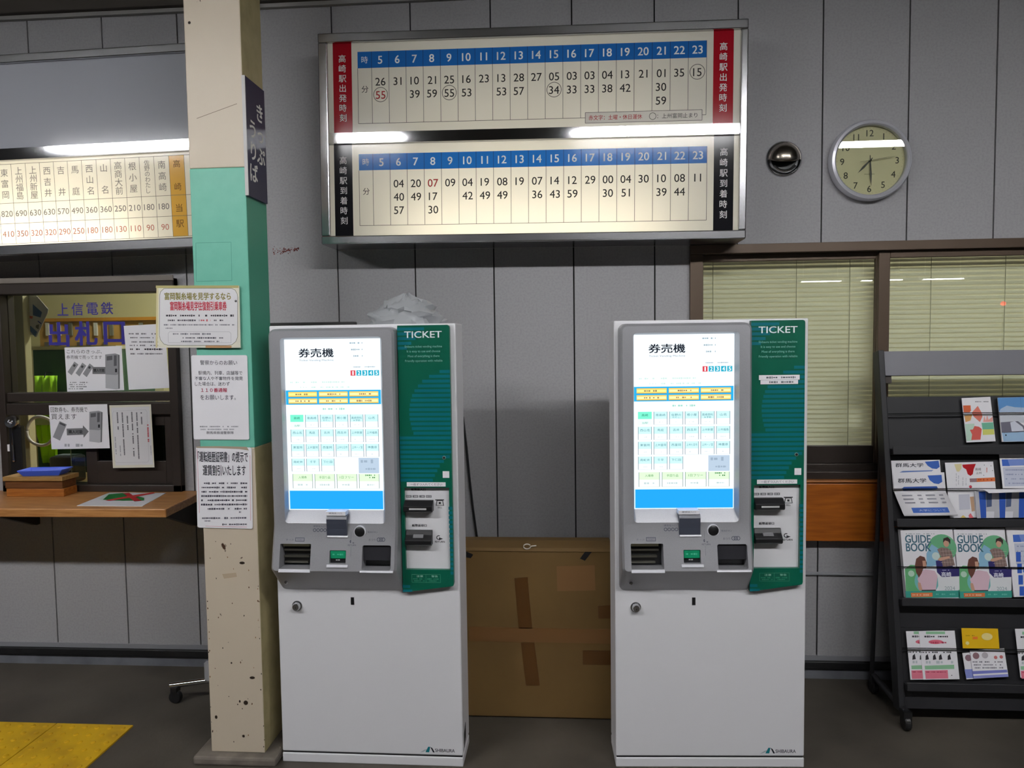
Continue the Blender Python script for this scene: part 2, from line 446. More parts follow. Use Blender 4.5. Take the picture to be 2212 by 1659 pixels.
# office behind the wall
mb = MB(); mb.box(-4.3, 3.4, 2.4, 2.46, 0, CEIL, CREAM); struct(mb.build('wall_office_rear'))
mb = MB(); mb.box(-4.36, -4.3, 0.06, 2.46, 0, CEIL, CREAM); struct(mb.build('wall_office_left'))
mb = MB(); mb.box(3.4, 3.46, 0.06, 2.46, 0, CEIL, CREAM); struct(mb.build('wall_office_right'))
xp0, xp1 = onY(20, 740, 0.30)[0], onY(53, 740, 0.30)[0]
mb = MB(); mb.box(xp0 - 0.25, xp1, 0.30, 0.345, 0, CEIL, CREAM); struct(mb.build('trim_5', bevel=0.003))
for x, y, z, n in ((-2.1, 1.3, 2.5, 'inside the office above the counter'), (1.7, 1.3, 2.5, 'inside the office behind the blind')):
    batten(x, y, z, OFFICE_POWER, 'white fluorescent ceiling batten ' + n, 'office battens')

# ---- ticket window
w2 = bpy.data.objects.new('window_2', None); put(w2); struct(w2)
def wr(mb, x0, y0, x1, y1, Ya, Yb, m):
    """rectangle of the photo standing on depth Ya, thick to Yb"""
    a = onY(x0, (y0 + y1) / 2, Ya); b = onY(x1, (y0 + y1) / 2, Ya); c = onY((x0 + x1) / 2, y0, Ya); d = onY((x0 + x1) / 2, y1, Ya)
    return mb.box(a[0], b[0], Ya, Yb, d[2], c[2], m)
fr = MB()
jw = 0.032
fr.box(wx0, wx0 + jw, -0.03, 0.055, wz0, wz1, DARK_BR); fr.box(wx1 - jw * 1.2, wx1, -0.03, 0.055, wz0, wz1, DARK_BR)
fr.box(wx0, wx1, -0.034, 0.055, wz1 - 0.058, wz1, DARK_BR)
fr.box(wx0, wx1, -0.03, 0.055, wz0, wz0 + 0.03, DARK_BR)
fr.box(wx0 - 0.004, wx1 + 0.004, -0.04, -0.034, wz1 - 0.012, wz1 + 0.012, mat('frame_edge_light', (120, 112, 104), 0.5))
fr.build('frame', w2, bevel=0.003)
zr1 = onY(200, 847, 0)[2]; zr0 = onY(200, 895, 0)[2]; zrm = onY(200, 868, 0)[2]
mr = MB(); mr.box(wx0 + jw, wx1 - jw, -0.018, 0.04, zrm + .003, zr1, DARK_BR); mr.box(wx0 + jw, wx1 - jw, -0.024, 0.05, zr0, zrm - .003, DARK_BR); mr.build('mid_rail', w2, bevel=0.003)
pn = MB(); pn.box(wx0 + jw, wx1 - jw, 0.012, 0.017, zr1, wz1 - 0.058, GLASS); pn.build('pane', w2)
# lower sliding sash at the right
sx0, sx1 = onY(188, 960, 0.01)[0], wx1 - jw; sz0, sz1 = wz0 + 0.03, zr0
sd = MB()
sd.box(sx0, sx0 + 0.05, 0.0, 0.03, sz0, sz1, DARK_BR); sd.box(sx1 - 0.05, sx1, 0.0, 0.03, sz0, sz1, DARK_BR)
sd.box(sx0 + 0.05, sx1 - 0.05, 0.0, 0.03, sz1 - 0.05, sz1, DARK_BR); sd.box(sx0 + 0.05, sx1 - 0.05, 0.0, 0.03, sz0, sz0 + 0.10, DARK_BR)
sash = sd.build('sash', w2, bevel=0.002)
gp = MB(); gp.box(sx0 + 0.05, sx1 - 0.05, 0.012, 0.017, sz0 + 0.10, sz1 - 0.05, glassmat('dark_glass', (70, 78, 66), gain=1.3)); gp.build('pane', sash)
ac = MB(); ac.box(onY(150, 960, 0.03)[0], sx0 - 0.002, 0.034, 0.039, sz0, sz1, glassmat('acrylic', (205, 214, 208))); ac.build('pane', w2)

# ---- blind window
w1 = bpy.data.objects.new('window_1', None); put(w1); struct(w1)
f = MB()
zt = onY(1700, 545, -0.02)[2]
f.box(vx0, vx1, -0.022, 0.05, zt, vz1, BROWN_AL)                       # head
f.box(vx0, vx0 + 0.052, -0.022, 0.05, vz0, zt, BROWN_AL)
f.box(vx0 + 0.052, vx1, 0.0, 0.05, vz0, vz0 + 0.045, DARK_BR); f.box(vx0, vx1, -0.03, 0.05, vz0 - 0.012, vz0 + 0.018, DARK_BR)
f.build('frame', w1, bevel=0.002)
cx0, cx1 = onY(1897, 740, 0.0)[0], onY(1921, 740, 0.0)[0]
gz0 = onY(1700, 963, 0.03)[2]
def sash_part(x0, x1, y, parent, stl, str_):
    s = MB(); zb = vz0 + 0.045
    s.box(x0, x0 + stl, y, y + 0.022, zb, zt, BROWN_AL); s.box(x1 - str_, x1, y, y + 0.022, zb, zt, BROWN_AL)
    s.box(x0 + stl, x1 - str_, y, y + 0.022, zt - 0.028, zt, BROWN_AL); s.box(x0 + stl, x1 - str_, y, y + 0.022, zb, gz0, DARK_BR)
    o = s.build('sash', parent, bevel=0.002)
    p = MB(); p.box(x0 + stl, x1 - str_, y + 0.008, y + 0.012, gz0, zt - 0.028, GLASS); p.build('pane', o)
sash_part(vx0 + 0.052, cx1, 0.026, w1, 0.004, 0.045)
sash_part(cx0, vx1, 0.002, w1, cx1 - cx0, 0.05)
# venetian blind
bl = root('venetian_blind', 'pale grey-green venetian blind closed behind the brown window', 'blind', loc=(1.6, 0.1, 0))
SL = mat('blind_slat', (232, 228, 206), 0.45)
s = MB(); z = vz0 + 0.02; top = vz1 - 0.03
while z < top:
    a = math.radians(60); d = 0.0125
    c = [(-d * math.cos(a), z - d * math.sin(a)), (-0.0016, z + 0.0012), (d * math.cos(a), z + d * math.sin(a))]
    pts = c + [(p[0] + 0.0006, p[1] + 0.0005) for p in c[::-1]]
    s.extr(pts, 'x', vx0 + 0.055 - 1.6, vx1 - 0.03 - 1.6, SL); z += 0.0195
s.build('slats', bl)
hr = MB(); hr.box(vx0 + 0.053 - 1.6, vx1 - 0.03 - 1.6, -0.013, 0.013, top, vz1 - 0.005, SL); hr.build('headrail', bl)
for px in (1540, 1720, 1835, 2010, 2170):
    x = onY(px, 700, 0.085)[0] - 1.6
    c = MB(); c.tube([(x, -0.0125, vz0 + 0.01), (x, -0.0125, top)], 0.0014, mat('blind_cord', (168, 166, 144), 0.7), n=6); c.build('ladder_cord', bl)
# wooden counter front under the blind window
ct = root('counter_flap', 'orange-brown wooden counter flap folded down under the blind window', 'counter', loc=(1.5, 0, vz0 - 0.012))
zc = onY(1820, 1170, -0.06)[2] - (vz0 - 0.012); zl = onY(1820, 1044, -0.06)[2] - (vz0 - 0.012)
a = MB(); a.box(-0.95, 1.1, -0.062, 0, zl + .002, 0, WOOD_O); a.build('top_rail', ct, bevel=0.003)
a = MB(); a.box(-0.95, 1.1, -0.056, 0, zc, zl - .002, mat('dark_orange_wood', (176, 96, 20), 0.42, noise=(7, (146, 74, 14), 0.35, 0.7, (1, 8, 10)))); a.build('flap_board', ct, bevel=0.003)
zq = onY(1830, 1240, -0.01)[2]
mb = MB(); mb.box(0.75, 2.4, -0.012, 0.0, zq - 0.006, zq + 0.006, mat('trim_light', (150, 152, 156), 0.45)); struct(mb.build('trim_6', bevel=0.002))

# ------------------------------------------------------------------ column
cxl, cxr, cyf, cyb = -1.255, -1.067, -0.71, -0.545
cz_hi = onY(458, 363, cyf)[2]; cz_lo = onY(490, 967, cyf)[2]
def chipped(name, rgb, rust=(70, 46, 30)):
    return mat(name, rgb, 0.42, noise=(26, rust, 0.70, 0.725, (1, 1, 0.8)))
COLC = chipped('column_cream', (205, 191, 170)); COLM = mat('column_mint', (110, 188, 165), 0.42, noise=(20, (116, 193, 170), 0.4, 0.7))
col = root('column', 'square steel column painted cream and mint, with notices taped on', 'column', loc=((cxl + cxr) / 2, (cyf + cyb) / 2, 0))
mb = MB(); hw, hd = (cxr - cxl) / 2, (cyb - cyf) / 2
for z0, z1, m in ((0.03, cz_lo, COLC), (cz_lo, cz_hi, COLM), (cz_hi, CEIL, COLC)): mb.box(-hw, hw, -hd, hd, z0, z1, m)
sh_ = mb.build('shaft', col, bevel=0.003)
for m_ in (mat('column_cream_side', (176, 164, 122), 0.5, noise=(18, (160, 148, 108), 0.4, 0.7)), mat('column_mint_side', (66, 150, 124), 0.45)): sh_.data.materials.append(m_)
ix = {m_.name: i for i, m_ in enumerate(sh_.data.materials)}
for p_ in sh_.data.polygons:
    if abs(p_.normal.x) > 0.9: p_.material_index = ix['column_mint_side'] if cz_lo < p_.center.z < cz_hi else ix['column_cream_side']  # side faces take a darker cream and mint than the front
mb = MB(); mb.box(-hw - 0.05, hw + 0.05, -hd - 0.035, hd + 0.05, 0.0, 0.03, CONC); mb.build('plinth', col, bevel=0.008)
# worn paint: rust chips and old tape marks on the front face
pr = Print(-hd, lambda px, py: ((lambda p: (p[0] - (cxl + cxr) / 2, p[2]))(onY(px, py, cyf))))
rr = random.Random(3)
for i in range(52):
    y = 1150 + 470 * rr.random() ** 0.8; e = 397 + 60 * y / 1620; w = 116
    x = e + rr.choice([rr.uniform(1, 5), rr.uniform(w - 5, w - 1), rr.uniform(6, w - 6), rr.uniform(6, w - 6)])
    u, v = pr.uv(x, y); r = rr.uniform(0.0008, 0.0024)
    pts = [(u + r * rr.uniform(0.6, 1.3) * math.cos(a * PI / 4), v + 1.4 * r * rr.uniform(0.6, 1.6) * math.sin(a * PI / 4)) for a in range(8)]
    pr.poly(pts, rr.choice([(54, 40, 28), (96, 66, 40), (150, 118, 84), (40, 32, 26)]))
for x, y, w, h in ((523, 1216, 6, 3), (531, 1518, 5, 5), (467, 1549, 3, 4), (518, 1515, 2, 3), (545, 1464, 6, 3), (409, 49, 3, 3), (526, 1590, 3, 3), (500, 1432, 2, 2)):
    u, v = pr.uv(x, y); pr.disk(u, v, w * 0.0016, (44, 34, 26), 1, 9, h * 0.0016)
pr.P([(480, 1240), (510, 1237), (512, 1246), (484, 1250)], (188, 168, 142))
pr.Ln(425, 256, 512, 224, 0.0016, (120, 104, 88))
for a, b in (((423, 525), (499, 523)), ((499, 523), (501, 606)), ((501, 606), (424, 608)), ((424, 608), (423, 525))): pr.Ln(*a, *b, 0.0014, (84, 150, 132))
pr.build('paint_wear', col)

# ------------------------------------------------------------------ yellow tactile tiles
TACT = mat('yellow_tactile', (214, 170, 18), 0.6, noise=(7, (176, 136, 20), 0.4, 0.7))
def tile_mesh():
    mb = MB(); t = 0.296
    mb.box(0, t, 0, t, 0, 0.006, TACT)
    for i in range(6):
        for j in range(6):
            cx, cy = 0.025 + i * 0.0492, 0.025 + j * 0.0492
            mb.lathe([(0.0095, 0.006), (0.0085, 0.0095), (0.005, 0.0108), (0.0, 0.011)], TACT, (cx, cy, 0), 'z', 10)
    return mb
tx, ty = -1.655, -0.505
proto = None; names = ['at the corner nearest the column base', 'behind the corner, further along the back edge', 'at the back edge farthest from the column',
                      'in the second row beside the bare floor', 'in the middle of the second row', 'in the second row farthest from the column']
k = 0
for j in range(2):
    for i in range(3):
        if proto is None: o = proto = tile_mesh().build('tactile_tile', smooth=True)
        else: o = proto.copy(); COL.objects.link(o)
        o.location = (tx - 0.3 * (i + 1) + 0.002, ty - 0.3 * (j + 1), 0)
        tag(o, 'yellow dotted tactile paving tile ' + names[k], 'paving tile', 'yellow tactile tiles in the floor'); k += 1

# ------------------------------------------------------------------ the two backlit boards
SD = 0.2
OPAL = backlit('opal_board_face', (246, 242, 228), 0.5, 0.03)
OPAL_D = backlit('opal_board_unlit', (214, 216, 224), 0.5, 0.0)
BLUE_H = backlit('opal_blue_header', (40, 110, 190), 0.5, 0.05)
RED_H = backlit('opal_red_bar', (176, 26, 40), 0.25, 0.0)
BLK_H = backlit('opal_black_bar', (30, 30, 34), 0.2, 0.0)
ORG_H = backlit('opal_orange_column', (226, 178, 84), 0.5, 0.05)
INNER = mat('white_light_box_inside', (235, 235, 235), 0.8)
def signbox(F, rt, panels, powers):
    W, H = F.W / 2, F.H
    ps = sorted(panels, key=lambda p: p[2])
    b = MB()
    b.box(-W, W, SD - 0.006, SD, 0, H, INNER)
    b.box(-W, W, 0.012, SD - 0.006, 0, 0.004, CHROME); b.box(-W, W, 0.012, SD - 0.006, H - 0.004, H, CHROME)
    b.box(-W, -W + 0.004, 0.012, SD - 0.006, 0.004, H - 0.004, CHROME); b.box(W - 0.004, W, 0.012, SD - 0.006, 0.004, H - 0.004, CHROME)
    mid = (ps[0][3] + ps[1][2]) / 2
    b.box(-W + 0.004, W - 0.004, 0.02, SD - 0.006, mid - 0.004, mid + 0.004, INNER)
    b.box(-W + 0.004, W - 0.004, 0.02, SD - 0.006, 0.004, 0.008, INNER); b.box(-W + 0.004, W - 0.004, 0.02, SD - 0.006, H - 0.008, H - 0.004, INNER)
    b.build('case', rt)
    u0, u1 = ps[0][0], ps[0][1]
    f = MB()
    f.box(-W, W, 0, 0.02, 0, ps[0][2], CHROME); f.box(-W, W, 0, 0.02, ps[1][3], H, CHROME)
    f.box(-W, u0, 0, 0.02, ps[0][2], ps[1][3], CHROME); f.box(u1, W, 0, 0.02, ps[0][2], ps[1][3], CHROME)
    f.build('frame', rt, bevel=0.004)
    m = MB(); z0, z1 = ps[0][3], ps[1][2]; yy = 0.0012; pf_ = [(0.02, z0), (yy, z0 + 0.002)]
    for i in range(8):
        yy -= (0.014 - 0.016 * (i + .5) / 8) * (z1 - z0 - 0.004) / 8; pf_.append((yy, z0 + 0.002 + (z1 - z0 - 0.004) * (i + 1) / 8))
    pf_.append((0.02, z1))
    m.extr(pf_, 'x', u0, u1, mat('mirror_rail', (196, 196, 198), 0.07, 1.0)); m.build('middle_rail', rt, smooth=True)
    for p, pw in zip(ps, powers):
        if not pw: continue
        t = MB(); t.tube([(u0 + 0.28, SD - 0.035, p[2] + 0.004), (u1 - 0.28, SD - 0.035, p[2] + 0.004)], 0.011, emit((255, 244, 222), pw), n=8)
        t.build('light_tube', rt)
def cellface(name, rt, p, ubreaks, vbreaks, pick):
    m = MB(); us = sorted({p[0], p[1], *ubreaks}); vs = sorted({p[2], p[3], *vbreaks})
    for i in range(len(us) - 1):
        for j in range(len(vs) - 1):
            a, b, c, d = us[i], us[i + 1], vs[j], vs[j + 1]
            m.add([(a, 0.014, c), (b, 0.014, c), (b, 0.014, d), (a, 0.014, d)], [(0, 1, 2, 3)], pick((a + b) / 2, (c + d) / 2))
    return m.build(name, rt)
def avg(F, pts, k): return sum(F(*q)[k] for q in pts) / len(pts)

K_, R_, W_ = (40, 36, 34), (178, 40, 44), (232, 240, 240)
FT = wallframe([(684.5, 71.5), (1615.5, 40), (1614, 514), (695, 528)], -SD)
tt = root('timetable_board', 'wide steel-framed lit timetable board above the ticket machines', 'timetable board', FT.M)
pu0, pu1 = avg(FT, [(706, 91), (708, 285), (711, 311), (712, 509)], 0), avg(FT, [(1599, 63), (1599, 264), (1599, 292), (1599, 495)], 0)
pT = (pu0, pu1, avg(FT, [(708, 285), (1599, 264)], 1), avg(FT, [(706, 90), (1599, 63)], 1))
pB = (pu0, pu1, avg(FT, [(712, 510), (1599, 495.5)], 1), avg(FT, [(711, 310), (1599, 291)], 1))
signbox(FT, tt, [pT, pB], [SIGN_POWER, SIGN_POWER * 0.2])
dep = {5: '26 c55', 6: '31', 7: '10 39', 8: '21 59', 9: '25 C55', 10: '16 53', 11: '23', 12: '13 53', 13: '28 57', 14: '27', 15: '05 C34', 16: '03 33',
       17: '03 33', 18: '04 38', 19: '13 42', 20: '21', 21: '01 30 59', 22: '35', 23: 'C15'}
arr = {6: '04 40 57', 7: '20 49', 8: 'r07 17 30', 9: '09', 10: '04 42', 11: '19 49', 12: '08 49', 13: '19', 14: '07 36', 15: '14 43', 16: '12 59', 17: '29',
       18: '00 30', 19: '04 51', 20: '30', 21: '10 39', 22: '08 44', 23: '11'}
def timetable(p, bars, tab, title, data, barm, name):
    bl0, bl1, br0, br1 = [avg(FT, q, 0) for q in bars]
    tl, tr = avg(FT, tab[0], 0), avg(FT, tab[1], 0)
    tt1, th, tb = avg(FT, tab[2], 1), avg(FT, tab[3], 1), avg(FT, tab[4], 1)
    def pick(u, v):
        if bl0 < u < bl1 or br0 < u < br1: return barm
        if tl < u < tr and th < v < tt1: return BLUE_H
        return OPAL
    pane = cellface('sign_face', tt, p, [bl0, bl1, br0, br1, tl, tr], [th, tt1], pick)
    pr = Print(0.014)
    c0 = tl + (tr - tl) * 0.0415; cw = (tr - c0) / 19; lw = 0.0017; lc = (88, 82, 74)
    for k in range(20): pr.rect(c0 + k * cw - lw / 2, tb, c0 + k * cw + lw / 2, th, lc); pr.rect(c0 + k * cw - lw / 2, th, c0 + k * cw + lw / 2, tt1, (22, 60, 110))
    pr.rect(tl - lw / 2, tb, tl + lw / 2, th, lc)
    pr.rect(tl, tb - lw / 2, tr, tb + lw / 2, lc)
    hy = (th + tt1) / 2; em = 0.0425
    pr.text('時', tl + (c0 - tl) / 2, hy, 0.029, W_); pr.text('分', tl + (c0 - tl) / 2, tb + (th - tb) * 0.62, 0.029, K_)
    for i, h in enumerate(range(5, 24)):
        u = c0 + (i + 0.5) * cw
        pr.text(str(h), u, hy, em, W_, 2, 0.012)
        for j, q in enumerate(data.get(h, '').split()):
            v = th - (th - tb) * (0.245 + 0.24 * j); c = K_
            if q[0] in 'cC': pr.ring(u, v, 0.0275, 0.0022, (96, 90, 84))
            if q[0] in 'cr': c = R_
            pr.text(q.strip('cCr'), u, v, em, c, 2, 0.004)
    for a, b in ((bl0, bl1), (br0, br1)):
        hh = p[3] - p[2]; pr.vtext(title, (a + b) / 2, p[3] - hh * 0.115, p[3] - hh * 0.885, 0.031, (226, 222, 222), 2, 0.008)
    return pr, (tl, tr, th, tb, c0, cw)
pr, g = timetable(pT, [[(715.8, 91), (719, 285)], [(757, 91), (759, 285)], [(1540.5, 66), (1542, 263)], [(1584, 64), (1586, 262)]],
                  [[(770, 109), (772, 265)], [(1525.4, 84), (1527.6, 244)], [(770, 109), (1525, 84)], [(770.7, 144), (1525, 121.4)], [(772, 265), (1527, 244.6)]],
                  '高崎駅出発時刻', dep, RED_H, 'departures')
a = FT(1265, 236); b = FT(1518, 257)
n0, n1, n2, n3 = a[0], min(a[1], FT(1518, 234)[1]), b[0], b[1]
pr.rect(n0, n3, n2, n1, mat('board_note', (214, 208, 196), 0.5), 1.5); pr.loop([(n0, n3), (n2, n3), (n2, n1), (n0, n1)], 0.0018, (96, 90, 84), 2)
nw, nc = n2 - n0, (n1 + n3) / 2
pr.text('赤文字：土曜・休日運休', n0 + nw * 0.26, nc, 1, R_, 3, 0.006, box=(nw * 0.46, 0.0185))
pr.ring(n0 + nw * 0.58, nc, 0.0125, 0.0018, (70, 66, 60), 3); pr.text('：上州富岡止まり', n0 + nw * 0.79, nc, 1, K_, 3, box=(nw * 0.34, 0.0185))
pr.build('departure_times', tt)
pr, g = timetable(pB, [[(720, 312), (722, 509)], [(759, 312), (762, 508)], [(1544, 294), (1545, 495)], [(1587, 293), (1588, 494)]],
                  [[(773.7, 331), (776, 486)], [(1529, 313), (1530, 473)], [(773.7, 331), (1529, 313)], [(774, 366), (1529, 350)], [(776, 486.6), (1530, 473.7)]],
                  '高崎駅到着時刻', arr, BLK_H, 'arrivals')
pr.build('arrival_times', tt)

FF = wallframe([(-350, 144), (440, 85.5), (440, 536.6), (-350, 564)], -SD)
fb = root('fare_board', 'steel-framed fare board with a blank upper panel, over the ticket window', 'fare board', FF.M)
fu0, fu1 = -FF.W / 2 + 0.035, FF.W / 2 - 0.035
pT = (fu0, fu1, avg(FF, [(0, 319), (393, 296)], 1), avg(FF, [(0, 138), (393, 107)], 1))
pB = (fu0, fu1, avg(FF, [(0, 533), (393, 512)], 1), avg(FF, [(0, 346), (393, 324)], 1))
signbox(FF, fb, [pT, pB], [SIGN_POWER * 1.7, 0])
cellface('blank_face', fb, pT, [], [], lambda u, v: OPAL_D)
cx = [FF(x / 2.963, 430)[0] for x in (-62, 30, 122, 213, 303, 393, 485, 580, 673, 767, 862, 958, 1057, 1157)]
ry = [avg(FF, [(34, 350), (337, 334)], 1), avg(FF, [(34, 433.7), (337, 423.5)], 1), avg(FF, [(34, 479), (337, 469)], 1), avg(FF, [(34, 526), (337, 512)], 1)]
cellface('sign_face', fb, pB, [cx[12], cx[13]], [ry[0], ry[3]], lambda u, v: ORG_H if cx[12] < u < cx[13] and ry[3] < v < ry[0] else OPAL)
pr = Print(0.014); lc = (120, 112, 100); pale = (140, 136, 130)  # pale ink: glare of the backlight is put into the print colour
cw = cx[13] - cx[12]
full = [cx[0] - cw * i for i in range(1, 12)][::-1] + cx
for u in full + [cx[13] + cw * 0.55]:
    if u > fu0 and u < fu1: pr.rect(u - 0.0008, ry[3], u + 0.0008, ry[0], lc)
for v in ry: pr.rect(fu0 + 0.03, v - 0.0008, fu1 - 0.02, v + 0.0008, lc)
st = [('南高崎', '180', '90'), ('佐野のわたし', '180', '90'), ('根小屋', '210', '110'), ('高商大前', '250', '130'), ('山名', '360', '180'), ('西山名', '360', '180'), ('馬庭', '490', '250'),
      ('吉井', '570', '290'), ('西吉井', '630', '320'), ('上州新屋', '630', '320'), ('上州福島', '690', '350'), ('東富岡', '820', '410')]
for i, (n, f1, f2) in enumerate(st):
    j = 12 - i; u = (cx[j] + cx[j - 1]) / 2; k = len(n)
    hh = 0.034 if k < 6 else 0.024
    top, bot = ry[0] - 0.012, ry[1] + 0.012
    if k == 2: top, bot = top + 0.02, bot - 0.02
    pr.vtext(n, u, top, bot, hh, pale, 2)
    pr.text(f1, u, (ry[1] + ry[2]) / 2, 0.034, (128, 124, 120)); pr.text(f2, u, (ry[2] + ry[3]) / 2, 0.034, (206, 124, 108))
u = (cx[12] + cx[13]) / 2
pr.vtext('高崎', u, ry[0] + 0.012, ry[1] - 0.012, 0.032, (120, 84, 40)); pr.vtext('当駅', u, ry[1] - 0.02, ry[3] + 0.02, 0.034, (110, 76, 34))
pr.build('fares', fb)

# ------------------------------------------------------------------ dome vent and clock
p = onY(1696, 341, -0.02)
dv = root('vent_cap', 'round chrome vent cap on the wall between timetable and clock', 'vent', loc=(p[0], 0, p[2]))
m = MB(); m.lathe([(0.058, -0.003), (0.061, -0.008), (0.0645, -0.010), (0.068, -0.008), (0.0705, -0.004), (0.071, 0)], CHROME, n=48); m.build('flange', dv, smooth=True)
m = MB(); N = 28; Q_ = 16; vs = []; rad, dp = 0.06, 0.046
for j in range(Q_ + 1):
    b_ = math.radians(-20 + 110 * j / Q_)
    for i in range(N + 1):
        a_ = -PI / 2 + PI * i / N; vs.append((rad * math.sin(a_), -0.006 - dp * math.cos(a_) * math.cos(b_), rad * math.cos(a_) * math.sin(b_)))
fs = [(j * (N + 1) + i, j * (N + 1) + i + 1, (j + 1) * (N + 1) + i + 1, (j + 1) * (N + 1) + i) for j in range(Q_) for i in range(N)]
m.add(vs, fs, mat('dark_chrome_dome', (150, 142, 132), 0.24, 1.0)); o = m.build('hood', dv, smooth=True)
so = o.modifiers.new('s', 'SOLIDIFY'); so.thickness = 0.002
m = MB(); m.lathe([(0.0, -0.003), (0.05, -0.003)], BLACK_PL, n=32); m.build('duct_mouth', dv)
m = MB(); m.tube([(0.05 * math.cos(t), -0.014, 0.05 * math.sin(t)) for t in [PI + 0.62 + (PI - 1.24) * i / 14 for i in range(15)]], 0.0065, CHROME, n=8); m.build('lower_lip', dv, smooth=True)

p = onY(1884, 344, -0.045)
ck = root('wall_clock', 'round silver-rimmed wall clock with cream face at half past seven', 'clock', loc=(p[0], 0, p[2]))
R0 = 0.157
m = MB(); m.lathe([(R0 - 0.006, 0), (R0, -0.012), (R0, -0.03), (R0 - 0.006, -0.042), (R0 - 0.016, -0.045), (R0 - 0.022, -0.038), (R0 - 0.023, -0.022)], mat('clock_silver', (205, 205, 212), 0.3, 0.35), n=72)
m.build('rim', ck, smooth=True)
m = MB(); m.lathe([(0, -0.020), (R0 - 0.0225, -0.020)], mat('clock_cream', (228, 218, 182), 0.5), n=64); m.build('dial', ck)
pr = Print(-0.0202); ck_k = (62, 58, 54)
for h in range(1, 13):
    a = PI / 2 - h * PI / 6; pr.text(str(h), 0.105 * math.cos(a), 0.108 * math.sin(a), 0.036, ck_k, 2, 0.004)
for q in range(60):
    a = q * PI / 30; r0 = 0.124 if q % 5 else 0.1225
    pr.line(r0 * math.cos(a), r0 * math.sin(a), 0.1275 * math.cos(a), 0.1275 * math.sin(a), 0.0007, (120, 112, 90))
pr.line(-0.02, -0.052, 0.02, -0.052, 0.002, (150, 142, 116))
pr.build('numerals', ck)
def hand(name, ang, L, w, tail, y, m):
    a = math.radians(90 - ang); c, s = math.cos(a), math.sin(a); n = (-s, c)
    pts = [(-tail * c + n[0] * w * 0.4, -tail * s + n[1] * w * 0.4), (L * 0.55 * c + n[0] * w * 1.1, L * 0.55 * s + n[1] * w * 1.1), (L * c, L * s),
           (L * 0.55 * c - n[0] * w * 1.1, L * 0.55 * s - n[1] * w * 1.1), (-tail * c - n[0] * w * 0.4, -tail * s - n[1] * w * 0.4)]
    h = MB(); h.prism(pts, y - 0.0012, y, m); return h.build(name, ck)
hand('hour_hand', 224, 0.066, 0.004, 0.014, -0.024, mat('hand_dark', (56, 52, 48), 0.4))
hand('minute_hand', 177, 0.098, 0.0032, 0.02, -0.027, mat('hand_dark', (56, 52, 48), 0.4))
hand('second_hand', 82, 0.1, 0.0011, 0.04, -0.030, mat('hand_pale', (150, 142, 120), 0.4))
m = MB(); m.lathe([(0, -0.034), (0.004, -0.033), (0.005, -0.0205)], CHROME2, n=16); m.build('hub', ck)
m = MB(); m.lathe([(0, -0.0365), (R0 - 0.0205, -0.0365), (R0 - 0.0205, -0.0375), (0, -0.0375)], CLOCKGL, n=64); m.build('glass', ck)

# red smudge left on the wall
rr = random.Random(5); pr = Print(-0.0005); fz = lambda x, y: (lambda q: (q[0], q[2]))(onY(x, y, 0))
for i in range(120):
    t = rr.random(); x, y = 590 + 56 * t, 545 - 7 * t + rr.gauss(0, 4.2 - 2.6 * t); u, v = fz(x, y); r = rr.uniform(0.0008, 0.003)
    pr.poly([(u + r * rr.uniform(.5, 1.5) * math.cos(a), v + r * rr.uniform(.5, 1.5) * math.sin(a)) for a in [k * PI / 3 for k in range(6)]], rr.choice([(120, 52, 44), (96, 40, 34), (140, 84, 76)]))
o = pr.build('red_smudge', None); tag(o, 'smeared dark red mark on the wall beside the mint column', 'wall mark', kind='stuff')

# ------------------------------------------------------------------ ticket machines
MW, MH, MD = 0.6186, 1.4764, 0.15
def rloop(u0, v0, u1, v1, r, n=5):
    o = []
    rs = r if isinstance(r, (list, tuple)) else (r,) * 4      # TR TL BL BR
    for (cx, cy, a), q in zip(((u1, v1, 0), (u0, v1, 90), (u0, v0, 180), (u1, v0, 270)), rs):
        sx = -1 if cx == u1 else 1; sy = -1 if cy == v1 else 1
        for k in range(n):
            t = math.radians(a + 90.0 * k / (n - 1)); o.append((cx + sx * q + q * math.cos(t), cy + sy * q + q * math.sin(t)))
    return o
def plate(name, parent, loops, holes, m, split=None):
    """loops: list of 3D rings front -> back (equal counts, first is the front edge); holes: lists of rings front -> inside"""
    bm = bmesh.new(); edges = []
    def rings(rs):
        rows = [[bm.verts.new(p) for p in r] for r in rs]; n = len(rows[0])
        es = []
        for i in range(n):
            es.append(bm.edges.new((rows[0][i], rows[0][(i + 1) % n])))
        for a, b in zip(rows, rows[1:]):
            for i in range(n): bm.faces.new((a[i], a[(i + 1) % n], b[(i + 1) % n], b[i]))
        return es, rows
    e, rows = rings(loops); edges += e
    for h in holes: e, _ = rings(h); edges += e
    if split is None: bmesh.ops.triangle_fill(bm, use_beauty=True, use_dissolve=False, edges=edges, normal=(0, -1, 0))
    else:
        cut = [v for v in rows[0] if abs(v.co.z - split) < 1e-6]; c_ = bm.edges.new(cut)
        for up in (True, False):
            es = [q for q in edges if ((q.verts[0].co.z + q.verts[1].co.z) / 2 > split) == up]
            bmesh.ops.triangle_fill(bm, use_beauty=True, use_dissolve=False, edges=es + [c_], normal=(0, -1, 0))
    bmesh.ops.recalc_face_normals(bm, faces=bm.faces)
    me = bpy.data.meshes.new(name); bm.to_mesh(me); bm.free(); me.materials.append(m)
    me.polygons.foreach_set('use_smooth', [True] * len(me.polygons)); me.set_sharp_from_angle(angle=0.5)
    o = bpy.data.objects.new(name, me); return put(o, parent)
BEND = 0.828
def pf(z): return -(0.050 + (1.465 - z) * 0.006) if z > BEND else -(0.050 + (1.465 - BEND) * 0.006 + (BEND - z) * 0.24)
